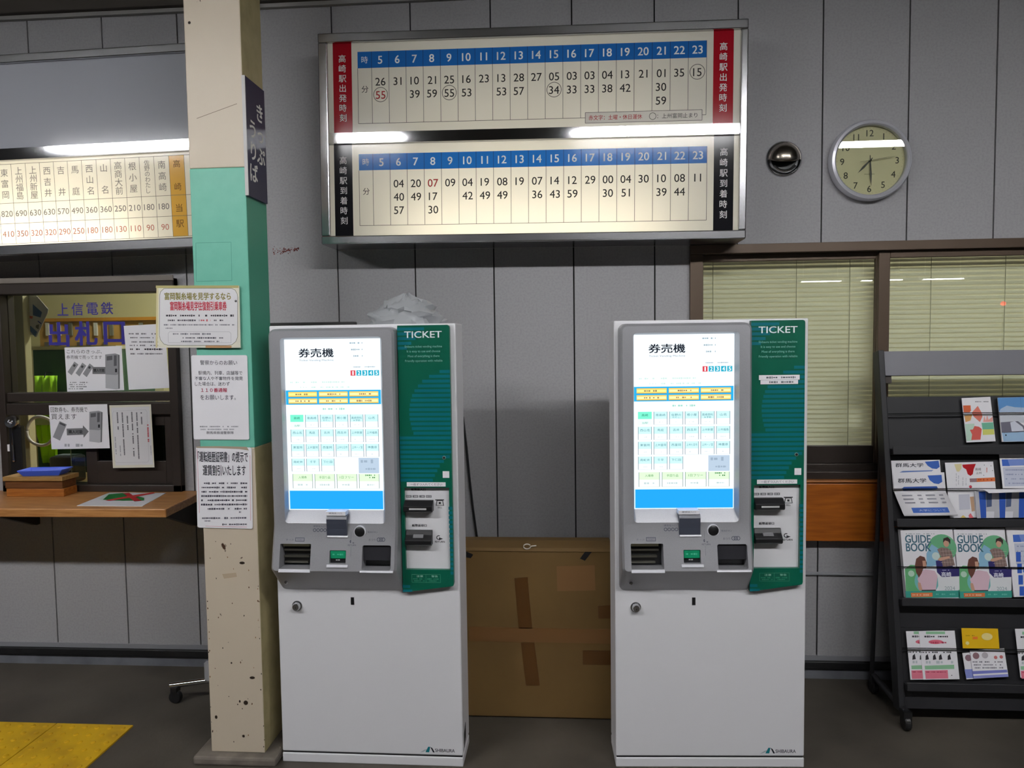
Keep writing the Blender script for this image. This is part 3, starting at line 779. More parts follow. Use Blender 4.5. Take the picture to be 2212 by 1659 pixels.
def BZ(x, y): return (-0.294 + (x - 168) / 1362 * 0.411, 0.836 - (y - 258) / 522 * 0.155)     # lower bezel, crop pixels
def GZ(x, y):
    t = (y - 45) / 1540; xl = 75 - 18 * t; xr = 377 - 25 * t
    return (0.122 + (x - xl) / (xr - xl) * 0.170, 1.471 - (y - 40) / 1505 * 0.853)
def SZ(x, y): return (-0.249 + (x - 216) / 750 * 0.317, 1.431 - (y - 155) / 1350 * 0.559)
DARKG = mat('dark_grey_insert', (62, 66, 78), 0.35); SILL = mat('pale_sill', (214, 214, 220), 0.3)

def make_machine(label, loc, yaw):
    t = root('ticket_machine', label, 'ticket machine', group='ticket machines against the wall'); t.location = loc; t.rotation_euler = (0, 0, yaw)
    w = MW / 2
    b = MB(); b.box(-w, w, 0, MD, 0.037, MH, WHITE_ST); b.build('body', t, bevel=0.004)
    b = MB(); b.box(-w + 0.003, w - 0.003, 0.004, MD - 0.004, 0.030, 0.038, BLACK_PL); b.build('plinth_gap', t)
    b = MB(); b.box(-w, w, -0.001, MD, 0.0, 0.031, WHITE_ST); b.build('plinth', t, bevel=0.003)
    b = MB(); b.prism([(-0.03, 0.05), (0.005, 0.07), (0.005, 0.12), (-0.03, 0.10)], -0.001, 0.001, BLACK_PL)
    v = b.build('side_vent', t); v.location = (w, 0.06, 0); v.rotation_euler = (0, 0, PI / 2)
    # grey console
    def bent(lp, zb_): return lp[:10] + [(lp[9][0], zb_)] + lp[10:] + [(lp[19][0], zb_)]
    fl = [(u, pf(z), z) for u, z in bent(rloop(-0.287, 0.687, 0.111, 1.458, (0.016, 0.016, 0.010, 0.010)), BEND)]
    ol = [(u, pf(z) + 0.008, z) for u, z in bent(rloop(-0.294, 0.680, 0.118, 1.465, (0.022, 0.022, 0.014, 0.014)), BEND)]
    bl_ = [(u, 0.0, z) for u, z in bent(rloop(-0.296, 0.597, 0.121, 1.467, (0.022, 0.022, 0.02, 0.004)), BEND)]
    so_ = [(u, pf(z), z) for u, z in rloop(-0.254, 0.834, 0.078, 1.437, 0.012)]
    s1_ = [(u, pf(z) + 0.003, z) for u, z in rloop(-0.2525, 0.8385, 0.0765, 1.4355, 0.011)]
    si_ = [(u, -0.027, z) for u, z in rloop(-0.249, 0.872, 0.068, 1.431, 0.002)]
    def hole(x0, y0, x1, y1, depth, r=0.003):
        (a, d), (c, e) = BZ(x0, y0), BZ(x1, y1)
        lp = rloop(a, e, c, d, r); return [[(u, pf(z), z) for u, z in lp], [(u, pf(z) + depth, z) for u, z in lp]], (a, e, c, d)
    h1, q1 = hole(260, 480, 598, 740, 0.045); h2, q2 = hole(1160, 490, 1470, 745, 0.045, 0.006); h3, q3 = hole(806, 545, 984, 684, 0.012)
    plate('console', t, [fl, ol, bl_], [[so_, s1_, si_], h1, h2, h3], SILVER, BEND)
    # screen
    m = MB(); m.add([(-0.256, -0.026, 0.866), (0.074, -0.026, 0.866), (0.074, -0.026, 1.437), (-0.256, -0.026, 1.437)], [(0, 1, 2, 3)], screen_ink((236, 247, 255)))
    sc = m.build('screen', t)
    pr = Print(-0.026, SZ, mk=screen_ink); D = (26, 30, 40); G = (150, 168, 178); LG = (196, 222, 214)
    pr.T('券売機', 328, 228, 600, 296, D, bold=0.018); pr.T('Ticket Vending Machine', 330, 313, 600, 330, (110, 118, 128))
    for i, y in enumerate((189, 240, 290)): pr.dashes(728 + 8 * (i == 2), 812 - 10 * (i == 2), y, 14, G, seed=i); pr.R(822, y - 5, 828, y + 5, G)
    pr.dashes(752, 925, 376, 9, G, seed=9, dens=.6)
    for i in range(5):
        x = 730 + 46 * i; c = (206, 70, 82) if i == 0 else (40, 164, 190)
        pr.R(x, 402, x + 38, 444, c); pr.T(str(i + 1), x + (11 if i else 16), 408, x + (28 if i else 23), 438, (240, 250, 255), bold=0.02)
    pr.dashes(255, 700, 492, 14, LG, seed=4, dens=.55); pr.dashes(290, 720, 532, 12, LG, seed=5, dens=.5)
    pr.R(217, 555, 962, 668, (44, 168, 222))
    for r, y in enumerate((567, 620)):
        for c, x in enumerate((237, 478, 717)):
            pr.R(x, y, x + 225, y + 41, (246, 196, 92), 2); pr.R(x + 3, y + 9, x + 222, y + 30, (255, 232, 170) if r + c else (255, 236, 140), 3); pr.R(x, y + 38, x + 225, y + 41, (90, 110, 120), 3)
            pr.dashes(x + 55, x + 175, y + 20, 15, (150, 130, 90), 4, seed=r * 3 + c)
    pr.dashes(505, 680, 703, 16, (150, 205, 190), seed=12, dens=.7)
    names = ['高崎', '南高崎', '佐野の', '根小屋', '高崎商科', '山名', '西山名', '馬庭', '吉井', '西吉井', '上州新屋', '上州福島', '東富岡', '上州富岡', '西富岡', '上州七日市', '上州一ノ宮', '神農原', '南蛇井', '千平', '下仁田']
    for i, nme in enumerate(names):
        r, c = divmod(i, 6); x = 246 + 117.5 * c; y = 748 + 116 * r
        f = (120, 232, 200) if i == 0 else (196, 240, 242)
        pr.R(x, y, x + 104, y + 56, f); pr.R(x, y + 56, x + 104, y + 102, (226, 250, 246) if i == 0 else (246, 252, 255))
        if i:
            e = (112, 124, 134)
            pr.R(x, y, x + 4, y + 102, e, 2); pr.R(x + 100, y, x + 104, y + 102, e, 2); pr.R(x, y + 99, x + 104, y + 102, (200, 214, 220), 2)
        wd = min(82, 24 * len(nme))
        pr.T(nme, x + 52 - wd / 2, y + 16, x + 52 + wd / 2, y + 36, (52, 96, 112) if i else (20, 110, 90), 3)
        if nme == '佐野の': pr.T('わたし', x + 24, y + 38, x + 80, y + 52, (70, 110, 124), 3)
        if nme == '高崎商科': pr.T('大学前', x + 24, y + 38, x + 80, y + 54, (52, 96, 112), 3)
        if i == 0: pr.T('当駅', x + 30, y + 78, x + 76, y + 94, (60, 140, 120), 3)
        else: pr.dashes(x + 32, x + 74, y + 80, 11, (206, 216, 220), 3, seed=i, dens=.6)
    pr.R(775, 1090, 935, 1212, (178, 196, 214)); pr.dashes(792, 920, 1118, 30, (150, 168, 186), seed=3); pr.dashes(805, 908, 1178, 18, (150, 168, 186), seed=6)
    for i, nme in enumerate(('入場券', '手回り品', '1日フリー', '')):
        x = 250 + 175 * i
        pr.R(x, 1218, x + 160, 1276, (214, 244, 204)); pr.R(x, 1276, x + 160, 1334, (246, 253, 250))
        e = (112, 130, 128); pr.R(x, 1218, x + 4, 1334, e, 2); pr.R(x + 156, 1218, x + 160, 1334, e, 2); pr.R(x, 1331, x + 160, 1334, (196, 210, 205), 2)
        if nme: wd = 22 * len(nme); pr.T(nme, x + 80 - wd / 2, 1234, x + 80 + wd / 2, 1255, (60, 110, 70), 3)
        else: pr.dashes(x + 30, x + 130, 1228, 14, (90, 140, 96), 3, seed=2); pr.dashes(x + 70, x + 132, 1246, 14, (60, 110, 70), 3, seed=8)
        pr.dashes(x + 40, x + 122, 1304, 16, (186, 204, 206), 3, seed=20 + i, dens=.7)
    pr.R(218, 1345, 966, 1504, (214, 238, 255)); pr.R(224, 1352, 960, 1498, (36, 160, 244), 2)
    pr.build('ticket_menu', sc)
    # lower console: slots
    m = MB(); a, e, c, d = q1
    yb = pf(0.73) + 0.044
    m.box(a, c, yb, yb + 0.002, e, d, BLACK_PL); st = mat('slot_steel', (120, 118, 108), 0.3, 0.8)
    hgt = d - e
    m.box(a + 0.004, c - 0.012, yb - 0.02, yb, d - hgt * 0.16, d - hgt * 0.05, mat('slot_roller_pale', (188, 186, 150), 0.35))
    for k, ww in ((0.34, .9), (0.62, .85), (0.86, .8)): m.box(a + 0.003, a + (c - a) * ww, yb - 0.012, yb, d - hgt * k - 0.003, d - hgt * k + 0.003, st)
    m.build('ticket_outlet', t)
    def sill(name, x0, y0, x1, y1):
        (a, d), (c, e) = BZ(x0, y0), BZ(x1, y1); m = MB(); z = (d + e) / 2
        m.extr([(pf(d) + 0.002, d), (pf(d) - 0.003, d - 0.001), (pf(e) - 0.004, e + 0.001), (pf(e) + 0.002, e)], 'x', a, c, SILL); return m.build(name, t, bevel=0.001)
    sill('outlet_sill', 258, 741, 604, 776); sill('card_sill', 780, 690, 1010, 722); sill('coin_return_sill', 1143, 748, 1502, 771); sill('coin_sill', 774, 388, 1000, 411)
    m = MB(); a, e, c, d = q2; yb = pf(0.73)
    m.box(a, c, yb + 0.044, yb + 0.046, e, d, BLACK_PL)
    m.extr([(pf(d) + 0.01, d), (pf(d) + 0.008, d), (pf(e) + 0.022, e + 0.026), (pf(e) + 0.024, e + 0.026)], 'x', a + 0.001, c - 0.001, mat('smoked_flap', (48, 48, 52), 0.22)); m.build('coin_return', t)
    m = MB(); a, e, c, d = q3; yb = pf(0.73) + 0.01
    k = e + (d - e) * 0.36
    m.box(a, c, yb, yb + 0.003, e, d, BLACK_PL); m.box(a + .002, c - .002, yb - 0.004, yb, k, d - .002, mat('card_slot_green', (16, 150, 104), 0.3)); cs = m.build('card_slot', t)
    pr = Print(yb - 0.004, BZ); pr.dashes(818, 966, 590, 22, (80, 190, 150), seed=1, dens=.6); pr.y = yb; pr.dashes(830, 960, 655, 20, (190, 190, 190), 2, seed=3, dens=.45); pr.build('card_slot_print', cs)
    m = MB(); (a, d), (c, e) = BZ(770, 170), BZ(990, 390)
    prof = [(pf(d) + 0.02, d), (pf(d) - 0.006, d - 0.002), (pf(d) - 0.012, d - 0.012)] + [(pf(d - (d - e) * q) - 0.012 + 0.010 * q * q, d - 0.012 - (d - e - 0.012) * q) for q in (0.3, 0.6, 0.85, 1)] + [(pf(e) + 0.004, e), (pf(e) + 0.02, e + 0.03)]
    m.extr(prof, 'x', a, c, DARKG); m.build('coin_slot', t)
    (a2, d2), (c2, e2) = BZ(763, 128), BZ(978, 171); m = MB(); m.box(a2, c2, pf(d2) - 0.010, pf(d2) + 0.03, e2, d2, PAPER); cl = m.build('coin_slot_label', t)
    pr = Print(pf(d2) - 0.010, BZ); pr.T('硬貨投入口', 797, 136, 940, 152, (110, 110, 120)); pr.build('label_print', cl)
    u, v = BZ(1127, 347); m = MB(); m.lathe([(0.0195, 0.004), (0.0195, -0.003), (0.0165, -0.004)], SILL, (u, pf(v), v - 0.001), n=32); m.lathe([(0.0168, 0.0), (0.0166, -0.004), (0.013, -0.0065), (0, -0.0075)], BLACK_PL, (u, pf(v), v), n=32)
    m.build('cancel_button', t, smooth=True)
    # printed legends on the console (it leans: follow the lean)
    pr = Print(0.0, lambda x, y: BZ(x, y)); gk = (96, 98, 110)
    pr.T('硬貨投入口', 614, 284, 744, 306, gk)
    for i in range(4): u, v = BZ(630 + 38 * i, 336); pr.ring(u, v, 0.0045, 0.0022, gk, 1, 14)
    pr.T('取消ボタン', 1212, 344, 1322, 362, gk)
    pr.T('きっぷ', 322, 428, 406, 446, gk); pr.R(422, 414, 524, 456, gk); pr.R(430, 422, 516, 448, (160, 160, 166), 2); pr.T('TICKET', 438, 427, 510, 443, gk, 3)
    pr.T('おつり', 1226, 422, 1298, 444, gk)
    for i in range(3): u, v = BZ(1334 + 24 * i, 430); pr.ring(u, v, 0.0056, 0.0022, gk, 1, 16)
    u, v = BZ(1042, 452); pr.loop([(u - 0.006 * math.cos(k * 0.5 - 1.0), v + 0.005 * math.sin(k * 0.5 - 1.0)) for k in range(6)][:5], 0.002, gk); pr.P([(1052, 458), (1072, 466), (1054, 474)], gk)
    pr.T('RETURN', 1002, 482, 1090, 498, gk); pr.Ln(1032, 352, 1032, 430, 0.0006, gk); pr.Ln(1036, 505, 1036, 606, 0.0006, gk)
    o = pr.build('console_legends', t)
    for vtx in o.data.vertices: vtx.co.y += pf(vtx.co.z)
    # below the console
    m = MB(); m.lathe([(0.0135, 0.0), (0.0135, -0.012), (0.0105, -0.018), (0.004, -0.019), (0, -0.017)], CHROME2, (-0.242, 0, 0.541), n=28); m.lathe([(0.017, 0), (0.017, -0.003), (0.0135, -0.004)], CHROME, (-0.242, 0, 0.541), n=28); m.build('lock', t, smooth=True)
    m = MB(); m.box(-0.0585, -0.0475, -0.0012, 0.002, 0.547, 0.572, BLACK_PL); m.build('key_slot', t)
    m = MB(); m.lathe([(0, -0.004), (0.004, -0.0035), (0.0058, 0)], CHROME2, (-0.262, -0.042, 0.634), n=18); m.build('bolt', t, smooth=True)
    # green side panel
    gy = -0.02
    lp = [(0.123, 0.598), (0.284, 0.6195), (0.290, 0.6215), (0.292, 0.628)] + [(0.292, 1.463), (0.2905, 1.468), (0.285, 1.471), (0.123, 1.471)]
    (a, d), (c, e) = GZ(86, 968), GZ(336, 1446)
    hl = [(a, e), (c, e), (c, d), (a, d)]
    plate('side_panel', t, [[(u, gy, z) for u, z in lp], [(u, 0.0, z) for u, z in lp]], [[[(u, gy, z) for u, z in hl], [(u, gy + 0.016, z) for u, z in hl]]], GREEN)
    sp = [o for o in bpy.data.objects if o.parent == t and o.name.startswith('side_panel')][-1]
    pr = Print(gy, GZ)
    arc = [(285, 338), (300, 300), (320, 255), (345, 215), (370, 190), (400, 166), (430, 150), (470, 137), (520, 130), (570, 132), (620, 142), (650, 152)]
    rb = [(655, 376), (770, 374), (790, 338), (830, 298), (880, 270), (935, 244)]
    def itp(T, y):
        for (a_, p_), (b_, q_) in zip(T, T[1:]):
            if a_ <= y <= b_: return p_ + (q_ - p_) * (y - a_) / (b_ - a_)
        return T[-1][1]
    y = 52
    while y < 1580:
        t_ = (y - 45) / 1540; L_, Rr = 76 - 18 * t_, 376 - 25 * t_; iv = None
        if y < 185: iv = (L_, 232 - (y - 52) * 0.95)
        elif 285 <= y <= 650: iv = (itp(arc, y), Rr)
        elif 650 < y < 930: iv = (L_, min(Rr, itp(rb, y)))
        elif 1075 < y < 1470: iv = (340 - 4 * t_, Rr)
        elif y > 1515: iv = (L_, 118 - (1575 - y) * 0.45)
        if iv and y + 17 < 1560: pr.R(iv[0], y, iv[1], y + 17, TEAL)
        elif iv: pr.P([(iv[0], y), (iv[1], y), (iv[1], y + 12), (iv[0], y + 15)], TEAL)
        y += 27
    gw = (206, 226, 220)
    pr.T('TICKET', 117, 74, 332, 111, (226, 234, 236), 3, 0.012)
    for i, q in enumerate(('Shibaura ticket vending machine', 'It is easy to use and choose', 'Most of everything is there', 'Friendly operation with reliable')):
        wd = (215, 192, 182, 215)[i]; pr.T(q, 224 - wd / 2, 154 + 27 * i, 224 + wd / 2, 170 + 27 * i, (130, 184, 170), 3)
    pr.loop([GZ(113, 1474), GZ(277, 1472), GZ(277, 1520), GZ(113, 1520)], 0.0008, (84, 160, 130), 3); pr.Ln(194, 1474, 194, 1520, 0.0008, (84, 160, 130), 3)
    pr.T('注意', 140, 1478, 178, 1490, (170, 214, 196), 3); pr.T('警告', 226, 1478, 262, 1490, (170, 214, 196), 3)
    for k in range(2):
        pr.dashes(120, 188, 1500 + 11 * k, 8, (60, 140, 112), 3, seed=k); pr.dashes(202, 270, 1500 + 11 * k, 8, (60, 140, 112), 3, seed=5 + k)
    pr.build('panel_print', sp)
    u, v = GZ(322, 795); m = MB(); m.lathe([(0.0058, 0.0), (0.0058, -0.002), (0.004, -0.0025)], mat('lens_ring', (150, 170, 160), 0.3, 0.6), (u, gy, v), n=20); m.lathe([(0.0042, -0.0015), (0, -0.001)], BLACK_PL, (u, gy, v), n=20); m.build('camera_lens', sp)
    (a, d), (c, e) = GZ(311, 873), GZ(348, 911); m = MB(); m.box(a, c, gy - 0.001, gy, e, d, PAPER); m.build('white_sticker', sp)
    (a, d), (c, e) = GZ(102, 937), GZ(325, 961); m = MB(); m.box(a, c, gy - 0.001, gy, e, d, PAPER); l = m.build('insert_label', sp)
    pr = Print(gy - 0.001, GZ); pr.T('一枚ずつ入れてください', 124, 941, 306, 957, (120, 120, 130)); pr.build('label_print', l)
    # bill unit
    (a, d), (c, e) = GZ(86, 968), GZ(336, 1446)
    m = MB(); m.box(a, c, gy + 0.014, gy + 0.0175, e, d, WHITE_ST); bu = m.build('bill_unit', t); by = gy + 0.014
    pr = Print(by, GZ); bk = (50, 50, 54)
    pr.T('紙幣投入口', 121, 977, 204, 990, bk, bold=0.03)
    for i in range(4): pr.R(89 + 38.5 * i, 1017, 122 + 38.5 * i, 1031, (120, 120, 124)); pr.dashes(93 + 38.5 * i, 119 + 38.5 * i, 1024, 7, (210, 210, 212), 2, seed=i)
    pr.R(258, 1041, 309, 1047, bk); pr.P([(266, 1047), (303, 1047), (308, 1078), (260, 1078)], bk); pr.P([(270, 1050), (299, 1050), (303, 1075), (265, 1075)], (214, 214, 214), 2); pr.R(278, 1056, 290, 1068, bk, 3)
    pr.T('BILL', 272, 1083, 297, 1093, bk)
    pr.T('紙幣返却口', 119, 1186, 203, 1201, bk, bold=0.03)
    u, v = GZ(270, 1264)
    pts = [(u + 0.0062 * math.cos(0.9 + 0.42 * i), v + 0.0062 * math.sin(0.9 + 0.42 * i)) for i in range(11)]
    for p_, q_ in zip(pts, pts[1:]): pr.line(*p_, *q_, 0.003, bk)
    pr.P([(272, 1262), (296, 1271), (272, 1280)], bk, 2); pr.T('RETURN', 249, 1283, 305, 1294, bk, bold=0.02)
    pr.build('legends', bu)
    (a, d), (c, e) = GZ(85, 1043), GZ(248, 1106); m = MB()
    m.extr([(by, d), (by - 0.012, d), (by - 0.032, d - (d - e) * 0.45), (by - 0.032, e + 0.004), (by - 0.026, e), (by, e)], 'x', a, c, BLACK_PL); bs = m.build('bill_slot', t, bevel=0.0015)
    m = MB(); m.box(a + (c - a) * 0.2, c - (c - a) * 0.2, by - 0.0335, by - 0.030, e + 0.009, e + 0.0145, mat('slot_light', (190, 190, 190), 0.3)); m.build('slot_lip', bs)
    (a, d), (c, e) = GZ(86, 1218), GZ(236, 1302); m = MB()
    m.extr([(by, d), (by - 0.008, d), (by - 0.014, d - (d - e) * 0.3), (by - 0.03, d - (d - e) * 0.62), (by - 0.03, e + 0.006), (by - 0.022, e), (by, e)], 'x', a, c, BLACK_PL); rs = m.build('return_slot', t, bevel=0.0015)
    m = MB(); q = (c - a); m.extr([(by - 0.013, d - 0.012), (by - 0.018, d - 0.013), (by - 0.026, d - 0.021), (by - 0.02, d - 0.021)], 'x', a + q * 0.3, a + q * 0.68, mat('slot_tongue', (120, 120, 122), 0.35)); m.build('slot_lip', rs)
    # maker's mark low on the door
    pr = Print(0.0)
    x0, z0, hh = 0.176, 0.045, 0.021
    pr.poly([(x0 - 0.012, z0), (x0 + 0.004, z0 + 0.011), (x0 + 0.014, z0 + 0.012), (x0 + 0.002, z0 + 0.004)], (176, 184, 188))
    pr.poly([(x0 + 0.006, z0 + 0.002), (x0 + 0.016, z0 + hh), (x0 + 0.023, z0 + hh), (x0 + 0.019, z0 + 0.002)], (20, 120, 130))
    pr.poly([(x0 + 0.023, z0 + hh), (x0 + 0.030, z0 + hh * .8), (x0 + 0.038, z0 + 0.002), (x0 + 0.032, z0 + 0.002)], (24, 26, 34))
    pr.text('SHIBAURA', x0 + 0.0725, z0 + 0.0095, 1, (60, 60, 70), 1, 0.015, box=(0.066, 0.0115)); pr.build('maker_mark', t)
    return t
def kids(o): return [c for c in bpy.data.objects if c.parent == o]
def copy_tree(o, parent=None):
    ks = kids(o); c = o.copy(); COL.objects.link(c)
    if parent is not None: c.parent = parent
    for k in ks: copy_tree(k, c)
    return c
m1 = make_machine('white ticket machine beside the mint column, plastic bag on its top', (-0.6985, -0.7064, 0), -0.0036)
m2 = copy_tree(m1); m2.location = (0.427, -0.6674, 0); m2.rotation_euler = (0, 0, 0.0447)
m2['label'] = 'white ticket machine before the blind window, two white label strips on its green side'
sp2 = [o for o in kids(m2) if o.name.startswith('side_panel')][0]
for (x0, y0, x1, y1), tx_, sd in (((117, 346, 342, 373), '1日乗車券', 1), ((125, 374, 333, 397), '各種乗車', 2)):
    (a, d), (c, e) = GZ(x0, y0), GZ(x1, y1); m = MB(); m.box(a, c, -0.0215, -0.02, e, d, PAPER); l = m.build('label_strip', sp2)
    pr = Print(-0.0215, GZ); pr.dashes(x0 + 30, x1 - 20, (y0 + y1) / 2, 13, (120, 124, 130), seed=sd); pr.build('strip_print', l)

# ------------------------------------------------------------------ notices
def sheet(name, label, cat, F, m, th=0.0015, group=None, r=0.0):
    mb = MB(); w, h = F.W / 2, F.H
    if r: mb.prism(rloop(-w, 0, w, h, r), -th, 0, m)
    else: mb.box(-w, w, -th, 0, 0, h, m)
    o = mb.build(name); o.matrix_world = F.M; return tag(o, label, cat, group)
CY = cyf - 0.002
# framed plate reaching out from the column
F = wallframe([(338.5, 618), (518, 617.5), (520, 751), (344, 751)], CY - 0.004)
o = sheet('notice_plate', 'yellowed notice plate screwed across the mint column, olive and red headings', 'notice', F, PAPER_W, 0.004, 'notices on the column')
pr = Print(-0.004, F, (330, 600, 8.296))
pr.loop([pr.uv(*q) for q in ((60, 150), (1550, 150), (1550, 185), (60, 185))][:4], 0.0001, (150, 140, 80)); pr.R(60, 140, 1552, 186, (186, 176, 120)); pr.R(72, 186, 108, 1255, (214, 204, 160))
pr.R(960, 1216, 1420, 1256, (196, 150, 106))
oc = [(130, 330), (150, 250), (210, 195), (300, 190), (1420, 190), (1490, 225), (1525, 290), (1535, 360), (1530, 1060), (1500, 1140), (1430, 1200), (1340, 1212), (300, 1212), (220, 1190), (160, 1120), (135, 1040)]
pr.P(oc, (226, 224, 226), 2); pr.loop([pr.uv(*q) for q in oc], 0.0014, (110, 112, 92), 3)
pr.T('富岡製糸場を見学するなら', 222, 268, 1410, 400, (140, 132, 60), 4, 0.025); pr.T('富岡製糸場見学往復割引乗車券', 325, 430, 1335, 590, (196, 60, 78), 4, 0.03)
pr.dashes(222, 1475, 683, 40, (70, 68, 74), 4, 1); pr.dashes(240, 860, 768, 34, (90, 88, 96), 4, 2); pr.dashes(875, 1060, 768, 38, (200, 84, 96), 4, 3); pr.dashes(1110, 1340, 768, 34, (90, 88, 96), 4, 4)
pr.dashes(215, 1485, 848, 26, (130, 130, 138), 4, 5); pr.dashes(215, 450, 908, 24, (140, 140, 148), 4, 6)
ib = [(320, 970), (1380, 970), (1412, 1000), (1412, 1165), (300, 1165), (295, 1000)]
pr.loop([pr.uv(*q) for q in ib], 0.0006, (130, 130, 138), 4); pr.dashes(380, 1060, 1010, 32, (120, 120, 128), 4, 7); pr.dashes(525, 1280, 1080, 34, (104, 104, 112), 4, 8); pr.dashes(525, 1250, 1142, 30, (116, 116, 124), 4, 9)
pr.build('lettering', o)
mb = MB(); mb.lathe([(0, -0.0065), (0.003, -0.006), (0.0045, -0.004)], CHROME, (F.W / 2 - 0.012, 0, F.H - 0.05), n=12); mb.build('screw', o)
# police notice
F = wallframe([(412, 767.5), (533, 767), (540, 950), (420, 949)], CY)
o = sheet('police_notice', 'white laminated notice on the column asking to report suspicious items', 'notice', F, LAMIN, 0.0012, 'notices on the column', 0.006)
pr = Print(-0.0012, F, (380, 600, 2.962)); k = (44, 46, 60)
pr.T('警察からのお願い', 153, 528, 390, 558, k); pr.T('駅構内、列車、店舗等で', 143, 596, 424, 622, k); pr.T('不審な人や不審物件を発見', 120, 632, 428, 656, k); pr.T('した場合は、迷わず', 122, 666, 344, 692, k)
pr.T('１１０番通報', 162, 706, 328, 732, (180, 50, 84), 2, 0.02); pr.T('をお願いします。', 158, 750, 384, 782, k); pr.T('群馬県鉄道警察隊', 200, 982, 374, 1000, k); pr.dashes(150, 404, 952, 10, (150, 150, 158), seed=1); pr.dashes(150, 400, 970, 9, (160, 160, 168), seed=2)
pr.build('lettering', o)
# discount notice
F = wallframe([(420, 965), (541, 966), (549, 1143), (430, 1139)], CY)
o = sheet('discount_notice', 'white laminated notice with thin red border, lowest of the column notices', 'notice', F, LAMIN, 0.0012, 'notices on the column', 0.007)
pr = Print(-0.0012, F, (400, 960, 8.731)); k = (40, 40, 50); rd = (206, 120, 138)
pr.T('「運転経歴証明書」の提示で', 222, 135, 1165, 335, k, 3, 0.015); pr.T('運賃割引いたします', 325, 390, 1135, 590, k, 3, 0.015)
for q in ((200, 90, 290, 1290), (1205, 200, 1255, 1440), (410, 1538, 1190, 1562)): pr.Ln(*q, 0.0011, rd)
for i in range(7): pr.dashes(315 + 40 * (i == 0), 1180 + 2 * i, 735 + 80 * i, 36, (70, 68, 80), 3, 30 + i, dens=.85)
pr.dashes(1035, 1080, 1278, 34, (80, 78, 90), 3, 41); pr.dashes(345, 1200, 1388, 36, (90, 88, 100), 3, 42); pr.dashes(390, 510, 1440, 28, (120, 118, 130), 3, 43); pr.dashes(725, 1190, 1508, 36, (84, 82, 94), 3, 44)
pr.P([(185, 40), (600, 30), (1140, 40), (1185, 110), (1000, 84), (600, 70), (190, 70)], (176, 160, 140), 2)
pr.build('lettering', o)
# navy sign on the side face of the column
sx = cxr + 0.004
q0, q1, q2, q3 = onX(523, 165, sx), onX(569.5, 196, sx), onX(571.5, 437, sx), onX(525, 421, sx)
ya, yb_ = (q0[1] + q3[1]) / 2, (q1[1] + q2[1]) / 2; zt_, zb_ = (q0[2] + q1[2]) / 2, (q3[2] + q2[2]) / 2
ya = max(ya, cyf - 0.004)
sg = root('ticket_office_sign', 'navy upright sign with white characters on the side of the mint column', 'sign', Matrix.Translation((sx, (ya + yb_) / 2, zb_)) @ Matrix.Rotation(PI / 2, 4, 'Z'))
w, h = (yb_ - ya) / 2, zt_ - zb_
mb = MB(); mb.box(-w, w, -0.006, 0.004, 0, h, mat('navy_sign', (40, 36, 66), 0.38, spec=0.3)); mb.build('board', sg)
mb = MB(); mb.box(-w - 0.003, -w, -0.007, 0.004, 0, h, mat('sign_edge', (190, 188, 186), 0.4)); mb.build('edge_trim', sg)
pr = Print(-0.006); c = (226, 224, 218)
pr.vtext('きっぷ', w * 0.42, h * 0.86, h * 0.30, h * 0.175, c, 2, 0.02); pr.vtext('うりば', -w * 0.38, h * 0.68, h * 0.12, h * 0.175, c, 2, 0.02)
pr.build('lettering', sg)

# papers on the ticket window
GY = 0.0115
def paper(name, label, c, Y, m=PAPER, th=0.0008, group='papers on the ticket window', **k): return sheet(name, label, 'notice', *( [wallframe(c, Y)] ), m, th, group)
CA = (0, 590, 6.143); CB = (0, 840, 5.267)
gk = (120, 120, 122)
def machine_picture(pr, x, y, w, h):
    g1, g2, g3 = (150, 150, 154), (96, 96, 100), (186, 186, 190)
    pr.P([(x, y + h * .03), (x + w * .7, y), (x + w, y + h * .04), (x + w, y + h * .98), (x + w * .75, y + h), (x, y + h * .96)], g3, 2)
    pr.P([(x, y + h * .03), (x + w * .7, y), (x + w, y + h * .04), (x + w, y + h * .56), (x + w * .75, y + h * .6), (x, y + h * .58)], g1, 3)
    pr.P([(x + w * .1, y + h * .08), (x + w * .5, y + h * .06), (x + w * .5, y + h * .18), (x + w * .1, y + h * .2)], g2, 4); pr.P([(x + w * .6, y + h * .05), (x + w * .8, y + h * .05), (x + w * .8, y + h * .34), (x + w * .6, y + h * .35)], g2, 4)
    pr.R(x + w * .68, y + h * .42, x + w * .82, y + h * .52, (40, 40, 44), 4); pr.P([(x + w * .9, y + h * .04), (x + w, y + h * .05), (x + w, y + h * .97), (x + w * .9, y + h * .98)], (110, 110, 112), 5)
c = [(140, 751), (263, 747), (268, 843), (145, 846)]
o = paper('window_notice', 'white paper on the upper pane with picture of tickets and a ticket machine', c, GY)
pr = Print(-0.0008, wallframe(c, GY), CA)
pr.T('これらのきっぷ、', 890, 1016, 1355, 1066, (90, 88, 92)); pr.T('券売機で売ってます', 885, 1090, 1355, 1140, (90, 88, 92))
for x, y in ((965, 1265), (1070, 1280), (1165, 1290)): pr.P([(x - 66, y + 46), (x + 26, y - 92), (x + 78, y - 52), (x - 14, y + 90)], (152, 152, 156), 2); pr.P([(x + 20, y - 60), (x + 44, y - 44), (x + 28, y - 18), (x + 4, y - 34)], (70, 70, 74), 3)
pr.R(1228, 1245, 1400, 1338, gk, 2); pr.T('購入可能', 1244, 1268, 1388, 1310, (30, 30, 34), 3, 0.02)
machine_picture(pr, 1400, 1065, 190, 480)
for i in range(4): pr.dashes(910, 1180 - 40 * (i % 2), 1450 + 28 * i, 16, (130, 130, 134), seed=i, dens=.75)
pr.build('lettering', o)
c = [(270, 704), (356, 699), (366, 838), (276, 842)]
o = paper('text_notice', 'white paper with small print behind the yellowed plate, on the upper pane', c, GY)
